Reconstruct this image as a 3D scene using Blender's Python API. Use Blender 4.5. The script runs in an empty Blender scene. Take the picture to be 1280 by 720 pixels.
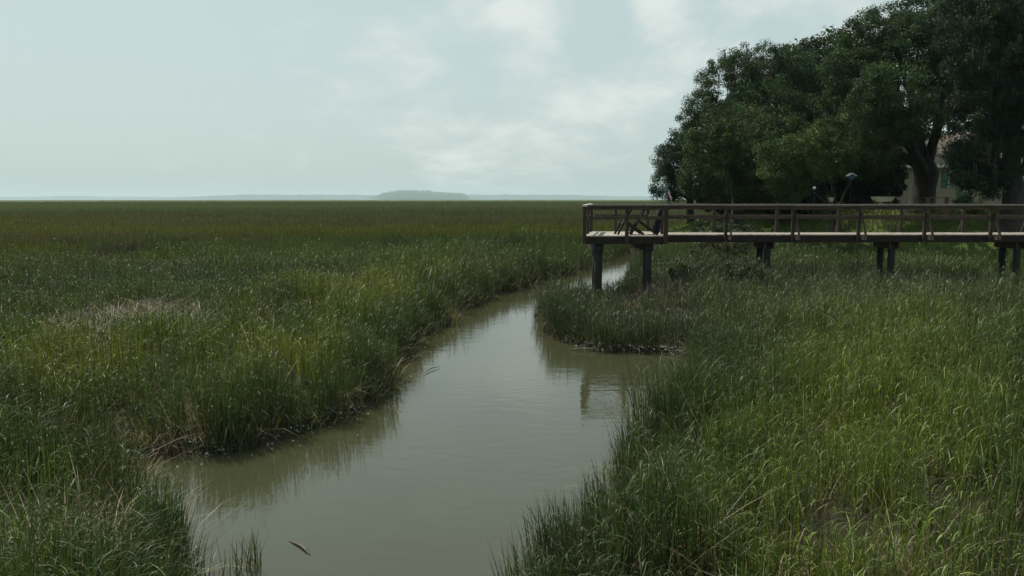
import bpy, bmesh, math, random
import numpy as np
from mathutils import Vector, Matrix

random.seed(7)
RNG = np.random.default_rng(11)
scene = bpy.context.scene
COL = scene.collection
R = math.radians

# ------------------------------------------------------------------ camera
F = 1004.0            # focal length in pixels of a 1280 wide frame
CAMZ = 3.8            # eye height over the water
PITCH = math.atan((360 - 247.5) / F)
cam_d = bpy.data.cameras.new('camera')
cam_d.sensor_width = 36.0
cam_d.lens = 36.0 * F / 1280.0
cam_d.clip_start = 0.1
cam_d.clip_end = 30000
cam = bpy.data.objects.new('camera', cam_d)
cam.location = (0, 0, CAMZ)
cam.rotation_euler = (math.pi / 2 - PITCH, 0, 0)
COL.objects.link(cam)
scene.camera = cam


def ray(px, py):
    u, v = (px - 640) / F, (360 - py) / F
    return (u, math.cos(PITCH) + v * math.sin(PITCH), -math.sin(PITCH) + v * math.cos(PITCH))


def on_z(px, py, z=0.0):
    d = ray(px, py)
    t = (z - CAMZ) / d[2]
    return (d[0] * t, d[1] * t)


def at(px, py, y):
    d = ray(px, py)
    t = y / d[1]
    return Vector((d[0] * t, y, CAMZ + d[2] * t))


# ------------------------------------------------------------------ noise
def vnoise(x, y, scale, seed=0):
    x = np.asarray(x, dtype=np.float64) / scale
    y = np.asarray(y, dtype=np.float64) / scale
    xi, yi = np.floor(x).astype(np.int64), np.floor(y).astype(np.int64)
    fx, fy = x - xi, y - yi
    fx, fy = fx * fx * (3 - 2 * fx), fy * fy * (3 - 2 * fy)

    def h(a, b):
        n = (a * 374761393 + b * 668265263 + seed * 974634563) & 0x7fffffff
        n = ((n ^ (n >> 13)) * 1274126177) & 0x7fffffff
        n = n ^ (n >> 16)
        return (n & 0xffff) / 65535.0
    a = h(xi, yi) * (1 - fx) + h(xi + 1, yi) * fx
    b = h(xi, yi + 1) * (1 - fx) + h(xi + 1, yi + 1) * fx
    return a * (1 - fy) + b * fy


def fbm(x, y, scale, seed=0, octv=3):
    s, a, t = 0, 1.0, 0
    for k in range(octv):
        s = s + a * vnoise(x, y, scale / (2 ** k), seed + k * 17)
        t += a
        a *= 0.55
    return s / t


def sstep(x, a, b):
    t = np.clip((x - a) / float(b - a), 0, 1)
    return t * t * (3 - 2 * t)


# ------------------------------------------------------------------ outlines of creek and upland
def catmull(pts, n=6):
    out = []
    for i in range(len(pts) - 1):
        p0, p1, p2, p3 = pts[max(i - 1, 0)], pts[i], pts[i + 1], pts[min(i + 2, len(pts) - 1)]
        for k in range(n):
            t = k / n
            out.append(tuple(0.5 * (2 * p1[j] + (p2[j] - p0[j]) * t + (2 * p0[j] - 5 * p1[j] + 4 * p2[j] - p3[j]) * t * t + (3 * p1[j] - p0[j] - 3 * p2[j] + p3[j]) * t ** 3) for j in (0, 1)))
    out.append(pts[-1])
    return out


LEFT = [(-1.2, -40), (-1.6, -10), (-1.9, 2.0), (-2.3, 5.0), (-2.9, 6.8), (-3.4, 7.9), (-4.25, 9.1), (-5.35, 10.2), (-6.4, 11.0), (-6.4, 11.8),
        on_z(300, 560), on_z(400, 535), on_z(455, 512), on_z(500, 465), on_z(530, 427), on_z(565, 400),
        on_z(620, 371), on_z(690, 349), on_z(735, 338), on_z(762, 326), (7.4, 53.5), (9.3, 55.2)]
RIGHT = [(10.4, 53.6), (8.6, 50.0), (7.2, 45.5), (6.0, 40.0), (5.05, 35.0), (4.25, 31.8), (3.4, 29.6), (2.1, 28.8), (1.4, 27.2), on_z(683, 402), on_z(691, 424), on_z(722, 437), on_z(790, 441), on_z(858, 444),
         (4.2, 18.4), (4.05, 16.9), (3.45, 15.0), (2.65, 13.3), (1.9, 11.8), (1.36, 10.5), (0.92, 9.3), (0.62, 8.2), (0.12, 7.2), (-0.02, 6.3), (-0.05, 5.2), (0.0, 4.0), (0.3, 2.0), (0.6, -10), (1.0, -40)]
CREEK = np.array(catmull(LEFT) + catmull(RIGHT))
UPLAND = np.array(catmull([(120, 20), (60, 24), (36, 30), (26, 35.5), (19, 40), (14.0, 46), (11.0, 52), (9.8, 58), (10.5, 66), (16, 80), (30, 95), (120, 120)], 5))


def sdist(poly, x, y):
    """signed distance to a closed polygon: positive outside"""
    x = np.asarray(x, float).ravel()
    y = np.asarray(y, float).ravel()
    lo, hi = poly.min(0), poly.max(0)
    bd = np.hypot(np.maximum(np.maximum(lo[0] - x, x - hi[0]), 0), np.maximum(np.maximum(lo[1] - y, y - hi[1]), 0))
    near = bd < 13
    if not near.all():
        bd[near] = sdist(poly, x[near], y[near]) if near.any() else 0
        return bd
    out = np.empty_like(x)
    A = poly
    B = np.roll(poly, -1, axis=0)
    for s in range(0, len(x), 40000):
        X, Y = x[s:s + 40000], y[s:s + 40000]
        best = np.full(len(X), 1e18)
        inside = np.zeros(len(X), bool)
        for (ax, ay), (bx, by) in zip(A, B):
            dx, dy = bx - ax, by - ay
            L = dx * dx + dy * dy
            if L < 1e-12:
                continue
            t = np.clip(((X - ax) * dx + (Y - ay) * dy) / L, 0, 1)
            d = (X - ax - t * dx) ** 2 + (Y - ay - t * dy) ** 2
            best = np.minimum(best, d)
            if ay != by:
                c = ((ay > Y) != (by > Y)) & (X < (bx - ax) * (Y - ay) / (by - ay) + ax)
                inside ^= c
        out[s:s + 40000] = np.where(inside, -np.sqrt(best), np.sqrt(best))
    return out


def creek_sd(x, y):
    d = sdist(CREEK, x, y)
    return d + (fbm(x, y, 1.3, 5, 2) - 0.5) * 0.45 + (vnoise(x, y, 2.6, 6) - 0.5) * 0.6 + (vnoise(x, y, 0.4, 8) - 0.5) * 0.16


def height(x, y, sdc=None, sdu=None):
    x = np.asarray(x, float).ravel()
    y = np.asarray(y, float).ravel()
    if sdc is None:
        sdc = creek_sd(x, y)
    if sdu is None:
        sdu = sdist(UPLAND, x, y)
    land = -0.12 + 0.24 * sstep(sdc, -0.14, 0.12) + 0.20 * sstep(sdc, 0.35, 1.5) + 0.42 * sstep(sdc, 1.2, 4.5) + (fbm(x, y, 2.2, 3) - 0.5) * 0.22 * sstep(sdc, 0.1, 1.0)
    z = np.where(sdc > -0.14, land, -0.12 + np.maximum(sdc + 0.14, -1.2) * 0.5)
    up = sstep(-sdu, -1.0, 9.0) * 2.35
    r = np.hypot(x, y)
    return z + up - sstep(r, 1500, 1640) * 2.0


def hz(x, y):
    return float(height([x], [y])[0])


# ------------------------------------------------------------------ colour of the vegetation (by species and place)
C_FRESH = np.array((0.044, 0.073, 0.018))
C_YELL = np.array((0.104, 0.118, 0.021))
C_DARK = np.array((0.030, 0.046, 0.021))
C_OLIVE = np.array((0.090, 0.106, 0.050))
C_BROWN = np.array((0.082, 0.068, 0.044))
C_STRAW = np.array((0.27, 0.225, 0.135))
C_LAWN = np.array((0.075, 0.105, 0.022))


def mix(a, b, w):
    w = np.asarray(w, float)
    return a * (1 - w)[:, None] + b * w[:, None]


def stir(w):
    """neighbouring plants differ: blur a species share into a plant by plant lottery"""
    return np.clip(w + RNG.normal(0, 0.30, len(w)) * (w > 0.03), 0, 1)


def plant_colour(x, y, sdc, sdu):
    n = len(x)
    d = np.hypot(x, y)
    c = np.repeat(C_FRESH[None], n, 0)
    c = mix(c, C_DARK, sstep(fbm(x, y, 7, 21), 0.42, 0.68) * 0.75)
    # left bank: taller yellowish strip set back from the water
    left = x < 1.5
    w = sstep(sdc, 0.6, 1.6) * (1 - sstep(sdc, 3.2, 6)) * left * sstep(d, 12, 16) * (1 - sstep(d, 27, 40)) * sstep(fbm(x, y, 3, 31), 0.25, 0.6)
    c = mix(c, C_YELL, stir(w * 0.95))
    c = mix(c, C_YELL * 0.7, left * sstep(fbm(x, y, 9, 35), 0.5, 0.75) * 0.4 * (1 - sstep(d, 40, 60)))
    # right bank in front of the boardwalk: yellow green heart
    w = (x > 0.5) * (y < 24) * sstep(sdc, 0.9, 2.4) * np.exp(-((x - 2.6 - (y - 5.7) * 0.44) / (0.75 + y * 0.105)) ** 2)
    c = mix(c, C_YELL * np.array((0.9, 1.05, 1.0)), stir(np.clip(w * (0.25 + 1.0 * fbm(x, y, 1.8, 41)), 0, 0.9)))
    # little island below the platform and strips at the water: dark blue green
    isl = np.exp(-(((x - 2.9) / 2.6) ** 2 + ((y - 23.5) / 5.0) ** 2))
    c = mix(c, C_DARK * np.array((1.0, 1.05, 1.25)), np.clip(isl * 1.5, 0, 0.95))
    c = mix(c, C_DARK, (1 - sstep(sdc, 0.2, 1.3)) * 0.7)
    # grey green behind the island
    w = np.exp(-(((x - 9.5) / 6) ** 2 + ((y - 27) / 6) ** 2))
    c = mix(c, np.array((0.066, 0.078, 0.045)), np.clip(w * 1.3, 0, 0.8))
    # distance bands of other species
    wob = (fbm(x, y, 60, 51) - 0.5) * 40
    band = sstep(d + wob, 44, 62) * (1 - sstep(d + wob, 120, 210))
    c = mix(c, C_BROWN, band * np.clip(0.45 + 0.9 * sstep(fbm(x * 0.5, y, 16, 61), 0.32, 0.62), 0, 1) * 0.72)
    c = mix(c, C_YELL * 0.8, sstep(d + wob, 40, 60) * (1 - sstep(d + wob, 90, 150)) * sstep(fbm(x * 0.35, y, 22, 65), 0.58, 0.72) * 0.8)
    far = sstep(d + wob, 125, 220)
    c = mix(c, C_OLIVE, far * 0.85)
    c = mix(c, C_FRESH * 1.15, far * sstep(fbm(x * 0.25, y, 120, 71), 0.5, 0.62) * 0.8)
    c = mix(c, C_BROWN, far * sstep(fbm(x * 0.25, y, 90, 81), 0.6, 0.72) * 0.5)
    c = mix(c, C_LAWN, sstep(-sdu, 0.5, 3.0))
    return c


# ------------------------------------------------------------------ mesh helpers
def np_mesh(name, verts, quads=None, tris=None, colour=None):
    me = bpy.data.meshes.new(name)
    nq = 0 if quads is None else len(quads)
    nt = 0 if tris is None else len(tris)
    me.vertices.add(len(verts))
    me.vertices.foreach_set('co', np.ascontiguousarray(verts, dtype=np.float32).ravel())
    loops = []
    if nq:
        loops.append(np.asarray(quads).ravel())
    if nt:
        loops.append(np.asarray(tris).ravel())
    loops = np.concatenate(loops).astype(np.int32)
    me.loops.add(len(loops))
    me.loops.foreach_set('vertex_index', loops)
    me.polygons.add(nq + nt)
    starts = np.concatenate((np.arange(nq) * 4, nq * 4 + np.arange(nt) * 3)).astype(np.int32)
    me.polygons.foreach_set('loop_start', starts)
    if colour is not None:
        at_ = me.attributes.new('tint', 'FLOAT_COLOR', 'POINT')
        c4 = np.ones((len(verts), 4), dtype=np.float32)
        c4[:, :3] = colour
        at_.data.foreach_set('color', c4.ravel())
    me.update(calc_edges=True)
    return me


def link(name, me, mat, parent=None, loc=None):
    o = bpy.data.objects.new(name, me)
    COL.objects.link(o)
    if mat is not None:
        me.materials.append(mat)
    if parent is not None:
        o.parent = parent
    if loc is not None:
        o.location = loc
    return o


def tag(o, label=None, cat=None, group=None, kind=None):
    if label:
        o['label'] = label
    if cat:
        o['category'] = cat
    if group:
        o['group'] = group
    if kind:
        o['kind'] = kind
    return o


def empty(name, loc, rz=0.0):
    o = bpy.data.objects.new(name, None)
    o.empty_display_size = 0.3
    COL.objects.link(o)
    o.location = loc
    o.rotation_euler = (0, 0, rz)
    return o


class MB:
    def __init__(self):
        self.bm = bmesh.new()

    def box(self, c, s, rot=None, bevel=0.0):
        m = Matrix.Translation(Vector(c))
        if rot is not None:
            m = m @ rot.to_4x4()
        m = m @ Matrix.Diagonal((s[0], s[1], s[2], 1))
        r = bmesh.ops.create_cube(self.bm, size=1.0, matrix=m)
        if bevel:
            es = list({e for v in r['verts'] for e in v.link_edges})
            bmesh.ops.bevel(self.bm, geom=es, offset=bevel, segments=1, affect='EDGES')
        return self

    def bar(self, a, b, w, t, bevel=0.0, up=(0, 0, 1)):
        """a board from a to b; w across, t along 'up'"""
        a, b = Vector(a), Vector(b)
        z = (b - a).normalized()
        x = z.cross(Vector(up))
        if x.length < 1e-4:
            x = z.cross(Vector((0, 1, 0)))
        x.normalize()
        y = x.cross(z)
        rot = Matrix((x, y, z)).transposed()
        return self.box((a + b) / 2, (w, t, (b - a).length), rot, bevel)

    def tube(self, pts, rads, n=8, wob=0.0, cap=True):
        pts = [Vector(p) for p in pts]
        rings = []
        for i, p in enumerate(pts):
            d = (pts[min(i + 1, len(pts) - 1)] - pts[max(i - 1, 0)]).normalized()
            x = d.cross(Vector((0.31, 0.9, 0.17)))
            if x.length < 0.1:
                x = d.cross(Vector((1, 0, 0)))
            x.normalize()
            y = d.cross(x)
            ring = []
            for k in range(n):
                a = 2 * math.pi * k / n
                r = rads[i] * (1 + wob * (random.random() - 0.5))
                ring.append(self.bm.verts.new(p + (x * math.cos(a) + y * math.sin(a)) * r))
            rings.append(ring)
        for i in range(len(rings) - 1):
            for k in range(n):
                f = self.bm.faces.new((rings[i][k], rings[i][(k + 1) % n], rings[i + 1][(k + 1) % n], rings[i + 1][k]))
                f.smooth = True
        if cap:
            self.bm.faces.new(rings[0][::-1])
            self.bm.faces.new(rings[-1])
        return self

    def build(self, name, mat, parent=None, loc=None):
        bmesh.ops.recalc_face_normals(self.bm, faces=self.bm.faces[:])
        me = bpy.data.meshes.new(name)
        self.bm.to_mesh(me)
        self.bm.free()
        return link(name, me, mat, parent, loc)


# ------------------------------------------------------------------ materials
def new_mat(name):
    m = bpy.data.materials.new(name)
    m.use_nodes = True
    nt = m.node_tree
    nt.nodes.clear()
    out = nt.nodes.new('ShaderNodeOutputMaterial')
    return m, nt, out


def N(nt, typ, **kw):
    n = nt.nodes.new(typ)
    for k, v in kw.items():
        if k in n.inputs:
            n.inputs[k].default_value = v
        else:
            setattr(n, k, v)
    return n


def leaf_mat(name, trans=0.32, rough=0.5, spec=0.35, tcol=(1.25, 1.2, 0.5)):
    m, nt, out = new_mat(name)
    a = N(nt, 'ShaderNodeAttribute', attribute_name='tint')
    p = N(nt, 'ShaderNodeBsdfPrincipled', Roughness=rough)
    p.inputs['Specular IOR Level'].default_value = spec
    nt.links.new(a.outputs['Color'], p.inputs['Base Color'])
    mul = N(nt, 'ShaderNodeVectorMath', operation='MULTIPLY')
    mul.inputs[1].default_value = tcol
    nt.links.new(a.outputs['Color'], mul.inputs[0])
    t = N(nt, 'ShaderNodeBsdfTranslucent')
    nt.links.new(mul.outputs[0], t.inputs['Color'])
    mx = N(nt, 'ShaderNodeMixShader', Fac=trans)
    nt.links.new(p.outputs[0], mx.inputs[1])
    nt.links.new(t.outputs[0], mx.inputs[2])
    nt.links.new(mx.outputs[0], out.inputs['Surface'])
    return m


def noisy_mat(name, c1, c2, scale=3.0, rough=0.8, stretch=(1, 1, 1), bump=0.3, spec=0.3, detail=6, c3=None):
    m, nt, out = new_mat(name)
    tc = N(nt, 'ShaderNodeTexCoord')
    mp = N(nt, 'ShaderNodeMapping')
    mp.inputs['Scale'].default_value = stretch
    nt.links.new(tc.outputs['Object'], mp.inputs['Vector'])
    no = N(nt, 'ShaderNodeTexNoise', Scale=scale, Detail=detail, Roughness=0.65)
    nt.links.new(mp.outputs[0], no.inputs['Vector'])
    cr = N(nt, 'ShaderNodeValToRGB')
    cr.color_ramp.elements[0].position = 0.3
    cr.color_ramp.elements[0].color = (*c1, 1)
    cr.color_ramp.elements[1].position = 0.72
    cr.color_ramp.elements[1].color = (*c2, 1)
    if c3 is not None:
        e = cr.color_ramp.elements.new(0.5)
        e.color = (*c3, 1)
    nt.links.new(no.outputs['Fac'], cr.inputs['Fac'])
    p = N(nt, 'ShaderNodeBsdfPrincipled', Roughness=rough)
    p.inputs['Specular IOR Level'].default_value = spec
    nt.links.new(cr.outputs['Color'], p.inputs['Base Color'])
    b = N(nt, 'ShaderNodeBump', Strength=bump, Distance=0.03)
    nt.links.new(no.outputs['Fac'], b.inputs['Height'])
    nt.links.new(b.outputs[0], p.inputs['Normal'])
    nt.links.new(p.outputs[0], out.inputs['Surface'])
    return m


M_GRASS = leaf_mat('grass_blades', 0.24, 0.5, 0.3)
M_LEAF = leaf_mat('oak_leaves', 0.25, 0.6, 0.14)
M_SHRUB = leaf_mat('shrub_leaves', 0.28, 0.6, 0.2)
M_MOSS = leaf_mat('spanish_moss', 0.2, 0.9, 0.1, (1, 1, 0.9))
M_GRASSFAR = leaf_mat('far_grass_blades', 0.25, 0.65, 0.2)
M_DEAD = leaf_mat('dead_stems', 0.12, 0.7, 0.2, (1, 1, 0.9))
M_BARK = noisy_mat('bark', (0.012, 0.011, 0.010), (0.05, 0.045, 0.039), 2.5, 0.9, (3, 3, 0.7), 0.8)
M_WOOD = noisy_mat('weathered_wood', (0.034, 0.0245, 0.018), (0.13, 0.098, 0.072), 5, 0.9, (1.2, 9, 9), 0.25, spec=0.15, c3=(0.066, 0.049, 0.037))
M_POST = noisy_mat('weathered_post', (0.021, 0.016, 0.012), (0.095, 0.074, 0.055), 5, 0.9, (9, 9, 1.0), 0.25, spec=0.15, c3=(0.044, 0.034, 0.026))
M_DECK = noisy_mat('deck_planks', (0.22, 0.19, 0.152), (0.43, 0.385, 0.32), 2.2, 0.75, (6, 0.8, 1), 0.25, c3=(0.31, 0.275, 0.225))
M_CAPW = noisy_mat('brown_cap_board', (0.085, 0.068, 0.055), (0.22, 0.185, 0.155), 5, 0.8, (1.2, 9, 9), 0.25, c3=(0.145, 0.12, 0.1))  # cap boards in a lighter brown than the rails below
M_FASCIA = noisy_mat('backlit_dark_timber', (0.010, 0.008, 0.007), (0.045, 0.037, 0.031), 5, 0.9, (1.2, 9, 9), 0.25, spec=0.15)  # backlit shade put into the colour of fascia and stringers
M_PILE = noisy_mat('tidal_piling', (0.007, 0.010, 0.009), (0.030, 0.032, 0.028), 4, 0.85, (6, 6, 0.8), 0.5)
M_MUDSTICK = noisy_mat('wet_driftwood', (0.03, 0.025, 0.02), (0.16, 0.14, 0.11), 9, 0.6, (1, 6, 6), 0.4)
M_NAVY = noisy_mat('navy_canvas', (0.004, 0.006, 0.016), (0.009, 0.013, 0.034), 12, 0.8, (1, 1, 1), 0.2)
M_CHAIRWOOD = noisy_mat('dark_stained_wood', (0.012, 0.010, 0.008), (0.03, 0.024, 0.019), 6, 0.7, (1, 1, 6), 0.2)
M_SLING = noisy_mat('dark_sling_canvas', (0.02, 0.02, 0.022), (0.05, 0.05, 0.052), 14, 0.85)
M_STUCCO = noisy_mat('beige_stucco', (0.20, 0.18, 0.125), (0.27, 0.245, 0.175), 1.4, 0.9, (1, 1, 1), 0.2)
M_ROOF = noisy_mat('brown_shingles', (0.10, 0.082, 0.064), (0.17, 0.142, 0.112), 3, 0.9, (1, 3, 6), 0.4)
M_WHITE = noisy_mat('white_paint', (0.66, 0.67, 0.66), (0.82, 0.82, 0.8), 3, 0.5, (1, 1, 1), 0.05)
M_TRIM = noisy_mat('cream_trim', (0.5, 0.47, 0.37), (0.62, 0.58, 0.47), 3, 0.6, (1, 1, 1), 0.05)
M_TEAL = noisy_mat('teal_shutter', (0.02, 0.075, 0.062), (0.035, 0.11, 0.09), 6, 0.5, (1, 1, 12), 0.3)
M_CREAMHULL = noisy_mat('faded_cream_hull', (0.42, 0.40, 0.26), (0.60, 0.57, 0.42), 2.5, 0.55, (1, 1, 1), 0.1)
M_CLAY = noisy_mat('pale_clay', (0.40, 0.36, 0.25), (0.55, 0.5, 0.37), 6, 0.8)
M_BENCH = noisy_mat('bench_wood', (0.16, 0.10, 0.06), (0.27, 0.18, 0.115), 4, 0.7, (1, 6, 6), 0.3)
M_BLUE = noisy_mat('blue_paint', (0.025, 0.05, 0.12), (0.04, 0.08, 0.17), 5, 0.6)
M_WALLG = noisy_mat('garden_wall_plaster', (0.28, 0.27, 0.14), (0.40, 0.37, 0.20), 2.2, 0.9)
M_SHELL = noisy_mat('oyster_shell', (0.06, 0.055, 0.05), (0.27, 0.25, 0.22), 25, 0.6)
M_ISLE = noisy_mat('distant_woods', (0.02, 0.035, 0.018), (0.05, 0.07, 0.032), 0.05, 0.95)
M_CAP = noisy_mat('pale_cap_board', (0.42, 0.38, 0.32), (0.62, 0.58, 0.5), 5, 0.7, (6, 1.2, 6), 0.2)


def glass_mat():
    m, nt, out = new_mat('window_glass')
    p = N(nt, 'ShaderNodeBsdfPrincipled', Roughness=0.05)
    p.inputs['Base Color'].default_value = (0.02, 0.025, 0.028, 1)
    nt.links.new(p.outputs[0], out.inputs['Surface'])
    return m


M_GLASS = glass_mat()


def ground_mat():
    m, nt, out = new_mat('marsh_ground')
    a = N(nt, 'ShaderNodeAttribute', attribute_name='tint')
    tc = N(nt, 'ShaderNodeTexCoord')
    n1 = N(nt, 'ShaderNodeTexNoise', Scale=6.0, Detail=8.0, Roughness=0.7)
    nt.links.new(tc.outputs['Object'], n1.inputs['Vector'])
    mr = N(nt, 'ShaderNodeMapRange')
    mr.inputs['From Min'].default_value = 0.25
    mr.inputs['From Max'].default_value = 0.75
    mr.inputs['To Min'].default_value = 0.6
    mr.inputs['To Max'].default_value = 1.4
    nt.links.new(n1.outputs['Fac'], mr.inputs['Value'])
    mul = N(nt, 'ShaderNodeVectorMath', operation='SCALE')
    nt.links.new(a.outputs['Color'], mul.inputs[0])
    nt.links.new(mr.outputs[0], mul.inputs['Scale'])
    p = N(nt, 'ShaderNodeBsdfPrincipled', Roughness=0.85)
    p.inputs['Specular IOR Level'].default_value = 0.08
    nt.links.new(mul.outputs[0], p.inputs['Base Color'])
    n2 = N(nt, 'ShaderNodeTexNoise', Scale=14.0, Detail=6.0, Roughness=0.7)
    nt.links.new(tc.outputs['Object'], n2.inputs['Vector'])
    b = N(nt, 'ShaderNodeBump', Strength=0.7, Distance=0.06)
    nt.links.new(n2.outputs['Fac'], b.inputs['Height'])
    nt.links.new(b.outputs[0], p.inputs['Normal'])
    nt.links.new(p.outputs[0], out.inputs['Surface'])
    return m


def water_mat():
    m, nt, out = new_mat('creek_water')
    tc = N(nt, 'ShaderNodeTexCoord')
    mp = N(nt, 'ShaderNodeMapping')
    mp.inputs['Scale'].default_value = (1.0, 2.2, 1.0)
    nt.links.new(tc.outputs['Object'], mp.inputs['Vector'])
    n1 = N(nt, 'ShaderNodeTexNoise', Scale=1.6, Detail=4.0, Roughness=0.55)
    nt.links.new(mp.outputs[0], n1.inputs['Vector'])
    n2 = N(nt, 'ShaderNodeTexNoise', Scale=0.16, Detail=2.0)
    nt.links.new(tc.outputs['Object'], n2.inputs['Vector'])
    mr = N(nt, 'ShaderNodeMapRange')
    mr.inputs['From Min'].default_value = 0.4
    mr.inputs['From Max'].default_value = 0.65
    mr.inputs['To Min'].default_value = 0.35
    mr.inputs['To Max'].default_value = 1.0
    nt.links.new(n2.outputs['Fac'], mr.inputs['Value'])
    mu = N(nt, 'ShaderNodeMath', operation='MULTIPLY')
    nt.links.new(n1.outputs['Fac'], mu.inputs[0])
    nt.links.new(mr.outputs[0], mu.inputs[1])
    b = N(nt, 'ShaderNodeBump', Strength=0.26, Distance=0.035)
    nt.links.new(mu.outputs[0], b.inputs['Height'])
    p = N(nt, 'ShaderNodeBsdfPrincipled', Roughness=0.035)
    p.inputs['Base Color'].default_value = (0.044, 0.046, 0.023, 1)
    p.inputs['IOR'].default_value = 1.52
    nt.links.new(b.outputs[0], p.inputs['Normal'])
    nt.links.new(p.outputs[0], out.inputs['Surface'])
    return m


# ------------------------------------------------------------------ ground and water
def build_ground():
    ang = np.concatenate((np.arange(-180, -46, 6.0), np.arange(-46, 46, 0.25), np.arange(46, 180, 6.0)))
    ang = np.radians(ang)
    rad = [0.4]
    while rad[-1] < 1700:
        rad.append(rad[-1] * 1.0125 + 0.004)
    rad = np.array(rad)
    na, nr = len(ang), len(rad)
    Rr, Aa = np.meshgrid(rad, ang, indexing='ij')
    x, y = (Rr * np.sin(Aa)).ravel(), (Rr * np.cos(Aa)).ravel()
    sdc, sdu = creek_sd(x, y), sdist(UPLAND, x, y)
    z = height(x, y, sdc, sdu)
    d = np.hypot(x, y)
    z = z + (fbm(x, y, 0.35, 91, 2) - 0.5) * 0.10 * (d < 70) * (sdc > -0.2)
    mud = np.repeat(np.array((0.030, 0.026, 0.017))[None], len(x), 0)
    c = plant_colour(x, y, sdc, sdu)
    w = np.maximum(sstep(d, 30, 110), sstep(-sdu, 0.5, 3))
    w = np.maximum(w, sstep(np.abs(np.arctan2(x, y)), R(40), R(42)) * (sdc > 0.3))
    c = mix(mud, c, w)
    i = np.arange(nr - 1)[:, None] * na
    j = np.arange(na)[None]
    j2 = (j + 1) % na
    q = np.stack((i + j, i + j2, i + na + j2, i + na + j), -1).reshape(-1, 4)[:, ::-1]
    me = np_mesh('ground', np.stack((x, y, z), -1), quads=q, colour=c)
    me.polygons.foreach_set('use_smooth', np.ones(len(me.polygons), bool))
    o = link('ground', me, ground_mat())
    tag(o, kind='structure', label='dark mud banks and marsh ground under the grass')
    return o


build_ground()
s = 15000.0
wme = np_mesh('water', np.array([(-s, -300, 0), (s, -300, 0), (s, 14000, 0), (-s, 14000, 0)]), quads=np.array([(0, 1, 2, 3)]))
tag(link('water', wme, water_mat()), kind='structure', label='murky green water of the tidal creek')


# ------------------------------------------------------------------ blades
class Blades:
    def __init__(self):
        self.v, self.q, self.t, self.c, self.n = [], [], [], [], 0

    def add(self, base, h, w, az, lean, curve, col, nseg, z0=0.0, droop=0.0, tipcol=None):
        """base (N,3); every blade a tapering strip that leans and bends towards az"""
        n = len(base)
        dirx, diry = np.cos(az), np.sin(az)
        tw = az + np.pi / 2 + RNG.normal(0, 0.7, n)
        sx, sy = np.cos(tw), np.sin(tw)
        P = []
        C = []
        for k in range(nseg + 1):
            t = k / nseg
            off = h * (lean * t + curve * t * t)
            zz = z0 + h * (t - droop * t ** 3)
            cx, cy, cz = base[:, 0] + dirx * off, base[:, 1] + diry * off, base[:, 2] + zz
            cc = col if tipcol is None else col * (1 - t) + tipcol * t
            if k < nseg:
                ww = w * 0.5 * (1 - t ** 1.6 * 0.75)
                P.append(np.stack((cx - sx * ww, cy - sy * ww, cz), -1))
                P.append(np.stack((cx + sx * ww, cy + sy * ww, cz), -1))
                C += [cc, cc]
            else:
                P.append(np.stack((cx, cy, cz), -1))
                C.append(cc)
        m = len(P)
        P = np.stack(P, 1)
        C = np.stack(C, 1)
        b = (self.n + np.arange(n) * m)[:, None]
        for k in range(nseg - 1):
            self.q.append(b + np.array((2 * k, 2 * k + 1, 2 * k + 3, 2 * k + 2))[None])
        self.t.append(b + np.array((2 * nseg - 2, 2 * nseg - 1, 2 * nseg))[None])
        self.v.append(P.reshape(-1, 3))
        self.c.append(C.reshape(-1, 3))
        self.n += n * m

    def build(self, name, mat, parent=None):
        q = np.concatenate(self.q) if self.q else None
        me = np_mesh(name, np.concatenate(self.v), quads=q, tris=np.concatenate(self.t), colour=np.concatenate(self.c))
        return link(name, me, mat, parent)


def sample_wedge(n, r0, r1, power, half=R(41)):
    """points in the wedge the lens sees (with a margin), density falling as r**-power per square metre"""
    u = RNG.random(n)
    e = 2 - power
    if abs(e) < 1e-6:
        r = r0 * (r1 / r0) ** u
    else:
        r = (r0 ** e + u * (r1 ** e - r0 ** e)) ** (1 / e)
    a = (RNG.random(n) * 2 - 1) * half
    return r * np.sin(a) + (RNG.random(n) - 0.5) * 1.5, r * np.cos(a)


def wedge_count(rho0, r0, r1, power, half=R(41)):
    e = 2 - power
    k = math.log(r1 / r0) if abs(e) < 1e-6 else (r1 ** e - r0 ** e) / e
    return int(rho0 * r0 ** power * 2 * half * k)


def stand_height(x, y, sdc):
    """how tall the grass stands here"""
    h = 0.80 + 0.5 * (fbm(x, y, 4.5, 101) - 0.45) + 0.20 * (fbm(x, y, 0.9, 111, 2) - 0.5)
    left = x < 1.5
    d = np.hypot(x, y)
    h = h - 0.22 * left * sstep(sdc, 6, 10) * (d < 60)
    isl = np.exp(-(((x - 2.9) / 2.4) ** 2 + ((y - 23.5) / 4.5) ** 2))
    h = h - 0.28 * np.clip(isl * 1.3, 0, 1)
    h = h + 0.10 * (1 - sstep(sdc, 0.6, 2.0)) + 0.28 * left * sstep(sdc, 0.2, 0.9) * (1 - sstep(sdc, 2.2, 4.5)) * (d > 10)
    h = h + 0.75 * (fbm(x, y, 2.1, 161, 2) - 0.5) * (0.4 + 0.6 * sstep(sdc, 0.3, 1.2))
    return np.clip(h, 0.3, 1.6)


grass_parts = {'near_left': Blades(), 'near_right': Blades(), 'isle': Blades(), 'meadow': Blades(), 'steppe': Blades(), 'far': Blades()}


def bare(x, y):
    """places with broken, dead or missing grass: 0..1"""
    b = np.zeros(len(x))
    for (cx, cy, r) in BARE:
        b = np.maximum(b, np.exp(-(((x - cx) / r) ** 2 + ((y - cy) / (r * 1.3)) ** 2)))
    return b


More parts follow.
